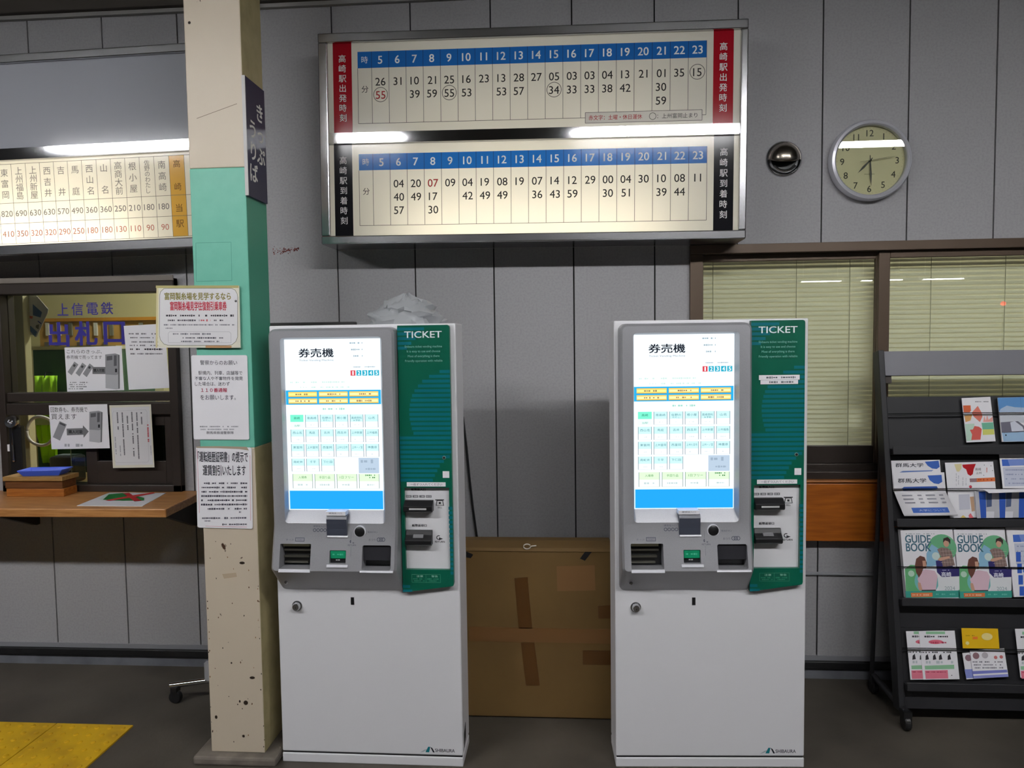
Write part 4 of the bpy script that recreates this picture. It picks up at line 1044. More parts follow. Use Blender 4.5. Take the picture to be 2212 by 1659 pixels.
pr = Print(-0.0008, wallframe(c, GY), CA)
for i, y in enumerate((800, 850, 905, 950, 1000, 1060)): pr.dashes(1720 + 3 * i, 2160, y, 20 if i != 4 else 26, (120, 118, 124) if i != 4 else (60, 58, 64), seed=i)
pr.build('lettering', o)
c = [(107.5, 875), (230.5, 873.5), (238.5, 967.5), (110, 971)]
o = paper('window_notice', 'white paper on the lower sash with picture of one ticket, an arrow and a machine', c, -0.026)
pr = Print(-0.0008, wallframe(c, -0.026), CB)
pr.T('回数券も、券売機で', 585, 204, 1000, 262, (70, 68, 72)); pr.T('買えます', 590, 280, 878, 342, (70, 68, 72))
pr.P([(600, 545), (684, 360), (766, 398), (682, 586)], (150, 150, 154), 2); pr.P([(690, 372), (752, 400), (744, 420), (682, 392)], (80, 80, 84), 3)
pr.P([(762, 446), (948, 440), (950, 408), (1015, 478), (958, 552), (955, 516), (766, 524)], gk, 2); pr.T('購入可能', 784, 462, 946, 502, (30, 30, 34), 3, 0.02)
machine_picture(pr, 1022, 248, 145, 360); pr.dashes(735, 1000, 640, 44, (176, 176, 180), seed=4)
pr.build('lettering', o)
c = [(235.5, 875.5), (324, 873.5), (336, 1009.5), (245, 1011)]
o = paper('window_notice', 'cream-edged paper on the lower sash with upright lines of print and red heading', c, -0.0265, PAPER_W)
pr = Print(-0.0008, wallframe(c, -0.0265), CB)
pr.P([(1262, 212), (1690, 200), (1752, 860), (1320, 870)], (224, 222, 224)); bx = [(1290, 250), (1650, 236), (1665, 260), (1705, 800), (1690, 832), (1330, 838), (1310, 815), (1280, 275)]
pr.loop([pr.uv(*q) for q in bx], 0.0005, (140, 140, 150), 2)
def slant(x, y0, y1, h, col, sd):
    rr = random.Random(sd); y = y0
    while y < y1:
        l = rr.uniform(.6, 1.1) * h; xx = x + (y - 240) * 0.075
        if rr.random() < .85: pr.R(xx - h * .4, y, xx + h * .4, min(y + l * .8, y1), col, 2)
        y += l
for i, (x, y0, y1) in enumerate(((1330, 265, 460), (1385, 265, 750), (1440, 285, 465), (1493, 260, 775), (1548, 265, 795), (1600, 265, 410))): slant(x, y0, y1, 17, (84, 82, 88), i)
slant(1667, 400, 600, 20, (196, 70, 80), 9); slant(1290, 540, 740, 12, (150, 150, 156), 10); slant(1340, 640, 760, 12, (150, 150, 156), 11); slant(1690, 640, 760, 10, (160, 160, 166), 12)
pr.build('lettering', o)
# blue letters stuck on the pane (part of the window)
pr = Print(GY, (lambda x, y: (lambda q: (q[0], q[2]))(onY(x, y, GY))), CA)
vin = (58, 52, 140)
for ch, x0, x1, y0, y1 in (('上', 764, 905, 402, 563), ('信', 952, 1100, 396, 560), ('電', 1152, 1300, 392, 552), ('鉄', 1342, 1500, 384, 545)): pr.T(ch, x0, y0, x1, y1, vin, 2, 0.012)
for ch, x0, x1, y0, y1 in (('出', 655, 910, 655, 970), ('札', 1000, 1285, 645, 955), ('口', 1385, 1650, 650, 940)): pr.T(ch, x0, y0, x1, y1, vin, 2, 0.03)
lt = pr.build('window_lettering', w2)

# ------------------------------------------------------------------ inside the office
def wbox(mb, x0, y0, x1, y1, Ya, th, m): return wr(mb, x0, y0, x1, y1, Ya, Ya + th, m)
k = root('ticket_rack', 'orange wooden ticket rack with grey tickets behind the window lettering', 'rack', loc=(0, 0, 0))
mb = MB(); wbox(mb, 86, 691, 352, 756, 1.9, 0.06, mat('rack_wood', (206, 162, 84), 0.5)); wbox(mb, 86, 686, 352, 693, 1.88, 0.08, mat('rack_wood_edge', (190, 132, 44), 0.5)); mb.build('rack_board', k)
rr = random.Random(2)
for x in (98, 122, 148, 176, 202, 222, 236, 262, 300):
    mb = MB(); wbox(mb, x, 697, x + 7, 725, 1.885, 0.013, ink((120, 118, 96)) if rr.random() < .7 else ink((220, 216, 196))); mb.build('ticket_bundle', k)
for x in (96, 118, 166, 186, 222):
    mb = MB(); wbox(mb, x, 739, x + 9, 754, 1.885, 0.013, ink((110, 104, 84))); mb.build('ticket_bundle', k)
mb = MB(); p0, p1 = onY(90, 752, 1.96), onY(350, 752, 1.96); mb.box(p0[0], p1[0], 1.96, 2.4, 0, p0[2] + .06, CREAM); struct(mb.build('wall_office_ledge'))
gc = root('green_cabinet', 'dark green steel cabinet standing inside the office', 'cabinet', loc=(0, 0, 0))
p0, p1 = onY(70, 756, 1.1), onY(128, 756, 1.1)
mb = MB(); mb.box(p0[0], p1[0] + .35, 1.1, 1.5, 0, p0[2], mat('green_cabinet', (58, 92, 66), 0.5)); mb.build('carcass', gc, bevel=0.004)
mb = MB(); mb.box(p0[0] - .01, p1[0] + .36, 1.085, 1.51, p0[2], p0[2] + 0.02, mat('cab_top', (206, 200, 160), 0.5)); mb.build('top', gc)
# hi-vis vest hung on the cabinet
HV = mat('hi_vis_yellow', (176, 240, 20), 0.6); 
p0, p1, p2 = onY(73, 812, 1.03), onY(119, 812, 1.03), onY(96, 1000, 1.03)
vx, vw, vt, vb = (p0[0] + p1[0]) / 2, (p1[0] - p0[0]) / 2, p0[2], p2[2]
ve = root('safety_vest', 'neon yellow safety vest hanging inside the office', 'vest', loc=(vx, 1.05, vt))
mb = MB(); n = 14; vs = []; rr = random.Random(8)
for j in range(13):
    z = (vb - vt) * j / 12
    for i in range(n + 1):
        x = -vw + 2 * vw * i / n; vs.append((x * (1 - 0.25 * max(0, j - 8) / 4), -0.012 - 0.012 * math.sin(i * 1.3 + j * 0.35) - 0.006 * rr.random(), z))
mb.add(vs, [(j * (n + 1) + i, j * (n + 1) + i + 1, (j + 1) * (n + 1) + i + 1, (j + 1) * (n + 1) + i) for j in range(12) for i in range(n)], HV)
o = mb.build('cloth', ve, smooth=True); so = o.modifiers.new('s', 'SOLIDIFY'); so.thickness = 0.004
mb = MB(); mb.box(-vw, vw, -0.036, -0.032, (vb - vt) * 0.56, (vb - vt) * 0.46, mat('reflective_band', (170, 190, 130), 0.4)); mb.build('reflective_band', ve)
mb = MB(); mb.tube([(0, 0.0495, 0.012), (0, -0.01, 0.02), (0, -0.02, -0.01)], 0.003, BLACK_ST, n=6); mb.build('hook', ve)
# flyer by the post, white loop of cable, monitor
pts = [(60.5, 633), (75, 634), (104.5, 668), (103, 676), (79, 729), (66, 722), (64, 700)]
q = [onY(x, y, 0.3465) for x, y in pts]
c0 = np.mean(q, axis=0); fl = root('hanging_flyer', 'tilted cream flyer with blue pictures hung beside the office post', 'flyer', loc=tuple(c0))
mb = MB(); mb.prism([(a[0] - c0[0], a[2] - c0[2]) for a in q], -0.001, 0.001, PAPER_W); mb.build('sheet', fl)
pr = Print(-0.001, lambda x, y: (lambda a: (a[0] - c0[0], a[2] - c0[2]))(onY(x, y, 0.3465)), CA)
pr.P([(436, 410), (560, 520), (540, 590), (440, 560)], (92, 120, 150)); pr.P([(398, 690), (495, 780), (470, 850), (402, 770)], (96, 124, 156)); pr.P([(392, 565), (440, 575), (430, 606), (394, 600)], (210, 110, 60)); pr.P([(480, 690), (520, 680), (515, 750), (475, 720)], (130, 124, 96)); pr.P([(506, 630), (556, 668), (545, 676), (500, 640)], (70, 76, 140))
pr.build('pictures', fl)
p0 = onY(88, 931, 0.291); r_ = abs(onY(118, 931, 0.291)[0] - p0[0])
mb = MB(); mb.tube([(r_ * math.cos(t), 0.004 * math.sin(3 * t), r_ * math.sin(t)) for t in [2 * PI * i / 36 for i in range(36)]], 0.0075, ink((236, 234, 214)), n=8, closed=True)
o = mb.build('cable_loop', smooth=True); o.location = tuple(p0); tag(o, 'white coil of cable hanging inside the ticket window', 'cable')
p0, p1 = onY(114, 990, 0.42), onY(160, 990, 0.42)
cm = root('card_terminal', 'black card terminal on the office desk behind the blue tray', 'terminal', loc=((p0[0] + p1[0]) / 2, 0.45, 0.74))
mb = MB(); mb.box(-0.065, 0.065, -0.05, 0.05, 0, p0[2] - 0.74 + 0.01, BLACK_PL); mb.build('case', cm, bevel=0.012); mb = MB(); mb.box(-0.05, 0.05, -0.02, 0.04, p0[2] - 0.74 + .01, p0[2] - 0.74 + .013, ink((70, 80, 76))); mb.build('screen', cm)
dk = root('office_desk', 'tan desk behind the ticket window inside the office', 'desk', loc=(-2.2, 0.4, 0))
mb = MB(); mb.box(-0.9, 0.72, -0.33, 0.3, 0.70, 0.74, WOOD_T); mb.build('top', dk)
for x in (-0.86, 0.66):
    for y in (-0.29, 0.26): mb = MB(); mb.box(x, x + 0.04, y, y + 0.04, 0, 0.70, BLACK_ST); mb.build('leg', dk)

# ------------------------------------------------------------------ counter with box, tray and map
CZ = 0.785
cyF = onZ(150, 1099, CZ)[1]
A = onZ(346, 1105, CZ); B = onZ(424, 1068, CZ)
pl = root('counter_shelf', 'varnished plank counter with a clipped corner under the ticket window', 'counter', loc=(-2.4, 0, CZ))
mb = MB(); mb.extr([(-1.2, 0), (-1.2, cyF), (A[0] + 2.4, cyF), (B[0] + 2.4, min(B[1], -0.05)), (B[0] + 2.4, 0)], 'z', -0.034, 0, WOOD); mb.build('plank', pl, bevel=0.004)
for px in (38, 393):
    x = onY(px, 1140, -0.12)[0] + 2.4; mb = MB(); mb.extr([(0, -0.034), (cyF * 0.7, -0.034), (cyF * 0.68, -0.06), (-0.02, -0.15), (0, -0.15)], 'x', x - 0.012, x + 0.012, mat('bracket_dark', (52, 46, 40), 0.6)); mb.build('bracket', pl)
bx0, bx1 = onZ(10, 1074, CZ), onZ(142, 1072, CZ); by_ = (bx0[1] + bx1[1]) / 2
zt2 = onY(75, 1039, by_)[2]
cb = root('wooden_step_box', 'tan-topped wooden block on the counter, under the blue tray', 'box', loc=((bx0[0] + bx1[0]) / 2, by_, CZ))
hw_ = (bx1[0] - bx0[0]) / 2; hh_ = zt2 - CZ
back = min(-0.036, onZ(175, 1003, zt2 + 0.02)[1]); dep_ = back - by_
mb = MB(); mb.box(-hw_, hw_, 0, dep_ * .9, 0, hh_ * .52, WOOD_O); mb.build('lower_block', cb, bevel=0.003)
mb = MB(); mb.box(-hw_ - .002, hw_ - .003, -0.003, dep_ * .9, hh_ * .53, hh_, mat('brown_wood', (112, 70, 34), 0.5, noise=(8, (88, 52, 24), 0.35, 0.7, (1, 8, 14)))); mb.build('upper_block', cb, bevel=0.003)
mb = MB(); mb.box(-hw_ - .004, hw_ + .004, -0.012, dep_, hh_ + .001, hh_ + .02, WOOD_T); mb.build('lid_board', cb, bevel=0.002)
ZT = CZ + hh_ + .02
c4 = [onZ(44, 1014, ZT + .026), onZ(54, 1025, ZT), onZ(130, 1024, ZT), onZ(150, 1001, ZT + .026)]
tcx = (c4[0][0] + c4[3][0]) / 2; tw = 0.092; td = 0.046; tcy = (by_ - 0.012 + back) / 2
BLUE_T = mat('blue_plastic_tray', (62, 96, 214), 0.3)
ty_ = root('coin_tray', 'blue plastic coin tray on the wooden block', 'tray', loc=(onY(98, 1012, tcy)[0], tcy, ZT)); ty_.rotation_euler = (0, 0, 0.12)
mb = MB(); R1 = [(-tw, -td), (tw, -td), (tw, td), (-tw, td)]; r2 = [(x * .78, y * .75) for x, y in R1]; H_ = 0.026
vs = [(x, y, H_) for x, y in R1] + [(x * .93, y * .9, H_ - 0.002) for x, y in R1] + [(x, y, 0.004) for x, y in r2] + [(x * 1.02, y * 1.02, 0) for x, y in r2] + [(x * 1.0, y * 1.0, H_ - 0.004) for x, y in R1]
fs = []
for a_, b_ in ((0, 4), (4, 8)):
    for i in range(4): fs.append((a_ + i, a_ + (i + 1) % 4, b_ + (i + 1) % 4, b_ + i))
fs.append((8, 9, 10, 11)); fs.append((15, 14, 13, 12))
for i in range(4): fs.append((12 + i, 12 + (i + 1) % 4, 16 + (i + 1) % 4, 16 + i)); fs.append((16 + i, 16 + (i + 1) % 4, (i + 1) % 4, i))
mb.add(vs, fs, BLUE_T); mb.build('dish', ty_, bevel=0.002)
q = [onZ(*p_, CZ + .001) for p_ in ((166, 1092.5), (237, 1064), (359, 1065), (307, 1093.5))]
for p_ in q: p_[1] = min(p_[1], -0.012)
mc = np.mean(q, axis=0); mo = root('map_sheet', 'white sheet with a green and red map lying on the counter', 'paper', loc=tuple(mc[:2]) + (CZ,))
mb = MB(); mb.extr([(p_[0] - mc[0], p_[1] - mc[1]) for p_ in q], 'z', 0, 0.0015, LAMIN); mb.build('sheet', mo)
def mz(x, y): p_ = onZ(x / 5.267, 840 + y / 5.267, CZ + .0016); return (p_[0] - mc[0], min(p_[1], -0.012) - mc[1])
mb = MB()
for pts, cc, L in (([(1110, 1265), (1220, 1190), (1420, 1188), (1300, 1255)], (190, 204, 196), 0), ([(1170, 1262), (1240, 1200), (1400, 1185), (1640, 1240), (1640, 1270), (1400, 1275)], (30, 110, 50), 1), ([(1400, 1188), (1470, 1185), (1610, 1275), (1530, 1282)], (176, 30, 38), 2), ([(1200, 1270), (1500, 1215), (1750, 1180), (1760, 1190), (1520, 1235), (1240, 1276)], (190, 50, 50), 3)):
    mb.add([(*mz(*p_), 0.0018 + .0003 * L) for p_ in pts], [tuple(range(len(pts)))], ink(cc))
mb.build('map_print', mo)
# round chrome head on a stand at the window's edge
p0 = onY(27, 911, -0.032); ic = root('intercom_stand', 'round chrome head on a slim black stand at the ticket window edge', 'intercom', loc=(p0[0], -0.032, CZ))
zz = p0[2] - CZ
mb = MB(); mb.lathe([(0, -0.012), (0.008, -0.006), (0.012, -0.014), (0.024, -0.016), (0.028, -0.008), (0.027, 0.006), (0.015, 0.014), (0, 0.015)], CHROME, (0, 0, zz), n=32); mb.build('head', ic, smooth=True)
mb = MB(); mb.tube([(0, -0.004, zz - 0.02), (0, -0.006, zz - 0.1), (0, -0.004, zz - 0.17)], 0.004, CHROME, n=10); mb.lathe([(0, -.008), (.006, -.005), (.006, .003)], CHROME2, (0, 0, zz - .17), n=14); mb.build('stem', ic, smooth=True)
mb = MB(); mb.box(-0.022, 0.034, 0.0015, 0.028, 0, zz - 0.02, BLACK_PL); mb.build('stand', ic, bevel=0.004)
mb = MB(); mb.box(-0.03, -0.021, 0.0, 0.006, zz - 0.13, zz - 0.10, PAPER); mb.build('tag', ic)

# ------------------------------------------------------------------ cardboard box, bag, board, cable
BY = -0.38
zT = onY(1160, 1186, BY)[2]; zb = onY(1160, 1550, BY)[2]
cbx = root('cardboard_box', 'large taped cardboard box standing between the two ticket machines', 'box', loc=(-0.17, BY, 0))
X0, X1 = -0.60 + 0.17, 0.128 + 0.17
D_ = min(0.33, onZ(1160, 1162, zT)[1] - BY)
mb = MB(); mb.box(X0, X1, 0, D_, zb, zT, CARD); mb.build('carton', cbx, bevel=0.004)
mb = MB(); mb.extr([(-0.004, zT - 0.008), (0.0, zT + 0.004), (D_ * .5, zT + 0.012), (D_, zT + 0.003), (D_, zT + .001), (0, zT + .001)], 'x', X0, X1 - .004, CARD); mb.build('top_flap', cbx)
mb = MB(); mb.box(X0 + .01, X1 - .01, 0.01, D_ - .01, 0, zb, BLACK_ST); mb.build('skid', cbx)
CF = lambda x, y: (lambda a: (a[0] + 0.17, a[2]))(onY(1000 + x / 2.968, 1100 + y / 2.968, BY))
def tape(name, polys, m):
    mb = MB()
    for p_ in polys: mb.prism([CF(*q) for q in p_], -0.0012, 0.0, m)
    return mb.build(name, cbx)
tape('tape_upright', [[(330, 442), (415, 436), (445, 765), (358, 765)]], TAPE); tape('tape_upright', [[(372, 855), (458, 855), (494, 1130), (404, 1130)]], TAPE)
tape('tape_across', [[(40, 752), (975, 770), (975, 862), (40, 845)]], mat('brown_tape_dull', (122, 86, 48), 0.4))
tape('paper_patch', [[(600, 365), (845, 358), (850, 520), (605, 525)]], mat('patch_brown', (128, 92, 52), 0.6)); tape('paper_patch', [[(768, 905), (975, 905), (975, 998), (768, 995)]], TAPE); tape('paper_patch', [[(865, 620), (975, 612), (975, 700), (868, 700)]], TAPE)
tape('black_tape', [[(790, 262), (835, 262), (782, 330), (750, 316)]], BLACK_PL); tape('black_tape', [[(20, 270), (66, 290), (50, 314), (10, 304)]], BLACK_PL)
u, v = CF(412, 236); mb = MB()
mb.tube([(u + 0.013 * math.cos(t), -0.006, v + 0.009 * math.sin(t)) for t in [0.5 + 5.6 * i / 20 for i in range(21)]] + [(u + 0.016, -0.005, v + 0.001), (u + 0.034, -0.005, v + 0.003)], 0.0022, ink((206, 200, 190)), n=6); mb.build('string', cbx, smooth=True)

# crumpled clear bag on the left machine
bg = onY(872, 703, -0.60)
BAG = glassmat('clear_plastic_bag', (222, 224, 226), 1.35, 0.9, haze=0.30, rough=0.22)
mb = MB(); rr = random.Random(11); nu, nv = 30, 12; vs = []
for j in range(nv + 1):
    ph = PI / 2 * j / nv
    for i in range(nu):
        t = 2 * PI * i / nu
        r = 0.118 * math.cos(ph) ** 0.7 * (1 + 0.14 * math.sin(3 * t + j) + 0.10 * rr.uniform(-1, 1)) if j < nv else 0.01
        vs.append((r * math.cos(t) * 1.05 + 0.012 * j / nv, 0.60 * r * math.sin(t), max(0, 0.10 * (j / nv) ** 0.9 + 0.008 * rr.uniform(-1, 1) * (j > 0))))
fs = [(j * nu + i, j * nu + (i + 1) % nu, (j + 1) * nu + (i + 1) % nu, (j + 1) * nu + i) for j in range(nv) for i in range(nu)] + [tuple(nv * nu + i for i in range(nu))]
mb.add(vs, fs, BAG); o = mb.build('plastic_bag', smooth=True); o.location = (bg[0], -0.6, MH + 0.0005); tag(o, 'crumpled clear plastic bag lying on top of the machine beside the column', 'bag')
# dark board behind that machine
p0, p1 = onY(572, 695, -0.25), onY(768, 695, -0.25)
mb = MB(); mb.box(0, p1[0] - p0[0], -0.02, 0.02, 0, p1[2], mat('dark_board', (54, 52, 52), 0.5)); o = mb.build('leaning_board', bevel=0.003); o.location = (p0[0], -0.25, 0); tag(o, 'dark board standing upright behind the machine beside the column, only its top edge showing', 'board')
pts = [onY(x, y, -0.014) for x, y in ((1000, 900), (1008, 968), (1014, 1030), (1022, 1100), (1031, 1165), (1037, 1210))]
mb = MB(); mb.tube(pts + [np.array([pts[-1][0] + .01, -0.014, 0.30]), np.array([pts[-1][0] - .02, -0.014, 0.006])], 0.0045, BLACK_PL, n=8); o = mb.build('power_cable', smooth=True); tag(o, 'thin black cable hanging down the wall beside the cardboard box', 'cable')

# low wheeled stand whose foot shows behind the column
f0, f1 = onZ(368, 1478, 0.075), onZ(450, 1470, 0.085)
st_ = root('wheeled_stand', 'chrome foot of a wheeled stand poking out behind the mint column', 'stand', loc=(f1[0] + 0.12, f1[1], 0))
o_ = np.array([f1[0] + 0.12, f1[1], 0])
mb = MB(); a = np.array([f0[0], f0[1], 0.07]) - o_; b = np.array([f1[0], f1[1], 0.085]) - o_
mb.tube([a, b, np.array([0, 0, 0.085]), np.array([0.09, 0.05, 0.07])], 0.011, CHROME2, n=10); mb.build('foot_bar', st_, smooth=True)
mb = MB(); mb.box(-0.13, -0.108, -0.01, 0.012, 0.085, 0.16, ink((170, 170, 174))); mb.build('upright', st_)
for c in (a, np.array([0.09, 0.05, 0.07])):
    mb = MB(); mb.lathe([(0, -0.012), (0.022, -0.012), (0.026, -0.006), (0.026, 0.006), (0.022, 0.012), (0, 0.012)], BLACK_PL, (c[0] + 0.02, c[1], 0.026), 'y', 20); mb.box(c[0] + 0.008, c[0] + 0.032, c[1] - 0.016, c[1] + 0.016, 0.045, 0.066, BLACK_PL); mb.build('caster', st_)

# ------------------------------------------------------------------ leaflet rack
RP0 = np.array([0, -0.36, 0.1]); RT = np.array([0, 0.24, 1.35]); RT /= np.linalg.norm(RT); RN = np.array([0, -RT[2], RT[1]])
def rack_pt(x, y, off=0.0): return onP(x, y, RP0 + RN * off, RN)
lo = rack_pt(1945, 1536); hi = rack_pt(1889, 757)
RX0 = (hi[0] + rack_pt(1940, 1300)[0]) / 2 - 0.004
tilt = math.atan2(RT[1], RT[2])
RM = Matrix.Translation((RX0, lo[1], lo[2])) @ Matrix.Rotation(-tilt, 4, 'X')
rk = root('leaflet_rack', 'black wheeled leaflet rack with four slanted tiers beside the second ticket machine', 'rack', RM)
RH = float(np.linalg.norm(hi - lo)); RW = 1.02; CORD = mat('cord_black', (14, 14, 15), 0.9, spec=0.1)
def RZ(y, x=1990): p_ = rack_pt(x, y); return float((p_ - lo) @ RT)
mb = MB(); mb.box(0, 0.022, -0.006, 0.05, -0.0, RH, BLACK_ST); mb.build('side_frame', rk, bevel=0.003)
mb = MB(); mb.box(RW - .022, RW, -0.006, 0.05, -0.0, RH, BLACK_ST); mb.build('side_frame', rk, bevel=0.003)
GREY_P = mat('rack_header_grey', (122, 121, 128), 0.5)
mb = MB(); mb.box(0.022, RW - .022, 0.0, 0.012, RZ(811), RZ(758), GREY_P); mb.build('header_panel', rk, bevel=0.002)
mb = MB(); mb.box(0.022, 0.05, 0.012, 0.03, RZ(826), RZ(806), DARK_BR); mb.build('header_hinge', rk)
tiers = [(856, 967), (985, 1122), (1140, 1291), (1358, 1473)]
for a, b in tiers:
    za, zb_ = RZ(a), RZ(b)
    mb = MB(); mb.box(0.022, RW - .022, 0.016, 0.022, zb_ - .004, za, BLACK_ST); tp = mb.build('tier_panel', rk)
    mb = MB(); mb.box(0.022, RW - .022, -0.028, 0.022, zb_ - 0.026, zb_ - 0.004, BLACK_ST); mb.box(0.022, RW - .022, -0.030, -0.026, zb_ - 0.026, zb_ + 0.004, BLACK_ST); mb.build('ledge', rk, bevel=0.002)
for (x0, x1), y in (((1912, 2400), 894), ((1935, 2400), 1056), ((1948, 2400), 1224), ((1956, 2400), 1399)):
    z = RZ(y); mb = MB(); mb.tube([(0.02, -0.012, z), (0.3, -0.0135, z + 0.002), (0.6, -0.0125, z + .001), (RW - .02, -0.012, z)], 0.0016, CORD, n=6); mb.tube([(0.02, -0.010, z - .005), (0.28, -0.0115, z - 0.003), (RW - .02, -0.010, z - .004)], 0.0012, CORD, n=6); mb.build('retaining_cord', rk)
mb = MB(); mb.box(0.022, RW - .022, 0.012, 0.02, RZ(1533), RZ(1492), BLACK_ST); mb.build('kick_panel', rk)
mb = MB(); mb.box(0.022, RW - .022, 0.024, 0.03, RZ(1358), RZ(1300), BLACK_ST); mb.build('back_panel', rk)
inv = RM.inverted()
def W2R(p_): return tuple(inv @ Vector(p_))
fA, fB = onZ(1876, 1455, 0.07), onZ(1938, 1540, 0.065)
fA[1] = min(fA[1], -0.03)
for dx in (0, RW - 0.022):
    a = np.array([RX0 + 0.012 + dx, fA[1] - 0.02, 0.07]); b = np.array([RX0 + 0.012 + dx, lo[1] - 0.03, 0.065])
    mb = MB(); mb.tube([W2R(a), W2R(b)], 0.012, BLACK_ST, n=10); mb.build('foot_bar', rk, smooth=True)
    c = np.array([RX0 + 0.012 + dx, (a[1] + b[1]) / 2, 0.07]); mb = MB(); mb.tube([W2R(a + [0, .02, .0]), tuple((0.011 + dx, 0.03, RH * 0.78))], 0.009, BLACK_ST, n=8); mb.build('rear_strut', rk, smooth=True)
    for q in (a, b):
        w_ = MB(); w_.lathe([(0, -0.011), (0.024, -0.011), (0.028, -0.006), (0.028, 0.006), (0.024, 0.011), (0, 0.011)], BLACK_PL, (0, 0, 0), 'x', 22); w_.box(-0.014, 0.014, -0.016, 0.016, 0.012, 0.044, BLACK_PL)
        o = w_.build('caster', rk, smooth=False); o.matrix_local = inv @ Matrix.Translation((q[0], q[1], 0.0285))

def leaf(name, label, c, off, m, th, group, cat='leaflet'):
    F = Frame(c, RP0 + RN * off, RN); return F, sheet(name, label, cat, F, m, th, group)
C1 = (1860, 740, 4.148); C2 = (1860, 1100, 3.457); C3 = (1920, 850, 5.925)
g1, g2, g3, g4 = 'leaflets on the top tier', 'leaflets on the second tier', 'booklets on the third tier', 'leaflets on the bottom tier'
# top tier
F, o = leaf('leaflet', 'slim leaflet with coral collage, alone in the top tier beside the mountain booklet', [(2076.5, 860), (2137, 857.5), (2151, 953), (2087, 956)], -0.002, PAPER, 0.003, g1)
pr = Print(-0.003, F, C3); pr.P([(945, 150), (1040, 148), (1045, 215), (1030, 235), (952, 235)], (222, 110, 70)); pr.P([(1055, 240), (1130, 155), (1180, 240), (1190, 290), (1160, 360), (1080, 290)], (226, 128, 112), 2)
pr.P([(960, 275), (1060, 265), (1040, 340), (975, 360)], (232, 176, 110)); pr.P([(1200, 360), (1215, 280), (1235, 340), (1250, 270), (1270, 330), (1320, 290), (1325, 355)], (236, 170, 160)); pr.P([(1180, 370), (1330, 362), (1342, 450), (1195, 455)], (120, 190, 160)); pr.P([(1195, 455), (1342, 450), (1350, 520), (1200, 528)], (222, 222, 120)); pr.P([(968, 385), (1090, 380), (1070, 600), (990, 610)], (196, 224, 206))
pr.P([(1090, 410), (1150, 420), (1185, 450), (1170, 590), (1050, 595), (1060, 520), (1030, 460), (1070, 455)], (220, 100, 92), 2); pr.dashes(1085, 1265, 104, 16, (140, 140, 146), seed=1); pr.build('cover_print', o)
F, o = leaf('booklet', 'mountain photo booklet with blue sky in the top tier', [(2155, 859), (2264, 857), (2280, 952), (2162, 955)], -0.002, PAPER, 0.006, g1, 'booklet')
pr = Print(-0.006, F, C3); pr.P([(1385, 55), (2060, 40), (2080, 220), (1402, 232)], (98, 150, 206)); pr.P([(1400, 232), (1420, 190), (1500, 150), (1600, 170), (2060, 190), (2080, 225)], (178, 198, 222), 2); pr.P([(1402, 252), (2082, 235), (2098, 360), (1420, 370)], (204, 208, 216)); pr.P([(1418, 360), (1560, 350), (1640, 345), (1740, 420), (2100, 380), (2110, 470), (1430, 500)], (112, 110, 124), 2)
pr.P([(1540, 360), (1600, 345), (1700, 420), (1720, 470), (1560, 480)], (210, 214, 226), 3); pr.P([(1430, 495), (2110, 465), (2130, 605), (1450, 618)], (160, 192, 222), 2); pr.Ln(1668, 50, 1680, 200, 0.0006, (70, 100, 140), 3); pr.disk(*pr.uv(1482, 530), 0.003, (60, 70, 90), 4); pr.build('cover_print', o)
# second tier
BL = (66, 106, 190)
F, o = leaf('flyer', 'university flyer, the rear one of the pair at the end of the second tier', [(1920.5, 995), (2025, 993.5), (2040, 1060), (1934, 1062)], 0.000, PAPER, 0.001, g2, 'flyer')
pr = Print(-0.001, F, C3); pr.T('群馬大学', 66, 892, 422, 942, (60, 64, 74), 2, 0.015); pr.P([(436, 874), (610, 862), (634, 940), (600, 966), (540, 960), (480, 925)], BL); pr.P([(128, 1010), (170, 990), (560, 980), (540, 995), (180, 1010)], (120, 144, 200)); pr.build('flyer_print', o)
F, o = leaf('flyer', 'university flyer in front of its pair on the second tier, lower edge curling outwards', [(1926, 1022), (2036.5, 1020.5), (2046, 1062), (1934, 1064)], 0.004, PAPER, 0.001, g2, 'flyer')
pr = Print(-0.001, F, C3); pr.T('群馬大学', 112, 1086, 475, 1142, (60, 64, 74), 2, 0.015); pr.P([(484, 1050), (660, 1042), (682, 1130), (640, 1158), (580, 1150), (520, 1110)], BL); pr.P([(175, 1215), (200, 1195), (620, 1185), (640, 1215), (620, 1228), (200, 1245)], (58, 92, 172)); pr.build('flyer_print', o)
# curling lower half as a bent sheet joined to it
uL, uR = F(1934, 1062)[0], F(2046, 1062)[0]; vb = F(1990, 1120)[1]
mb = MB(); vs = []; n = 10
for i in range(n + 1):
    t = i / n; z = vb * t; y = -0.001 - 0.018 * math.sin(t * PI * 0.62) * (t ** 0.7); dx = 0.028 * t
    if i > 8: z += 0.004 * (i - 8)
    vs += [(uL + dx * 0.8, y, z), (uR + dx, y, z)]
mb.add(vs, [(2 * i, 2 * i + 1, 2 * i + 3, 2 * i + 2) for i in range(n)], PAPER); k_ = mb.build('curled_edge', o, smooth=True); s_ = k_.modifiers.new('s', 'SOLIDIFY'); s_.thickness = 0.001
def curl(u, t): return (u + 0.0224 * t * 1.0, -0.0022 - 0.018 * math.sin(t * PI * 0.62) * (t ** 0.7), vb * t)
mb = MB()
def cq(u0, u1, t0, t1, cc, e=0.0):
    N_ = 4; vs = []
    for i in range(N_ + 1):
        t = t0 + (t1 - t0) * i / N_; a = curl(u0, t); b = curl(u1, t); vs += [(a[0], a[1] - e, a[2]), (b[0], b[1] - e, b[2])]
    mb.add(vs, [(2 * i, 2 * i + 1, 2 * i + 3, 2 * i + 2) for i in range(N_)], ink(cc))
wd = uR - uL
cq(uL + wd * .2, uL + wd * .9, 0.60, 0.80, BL); 
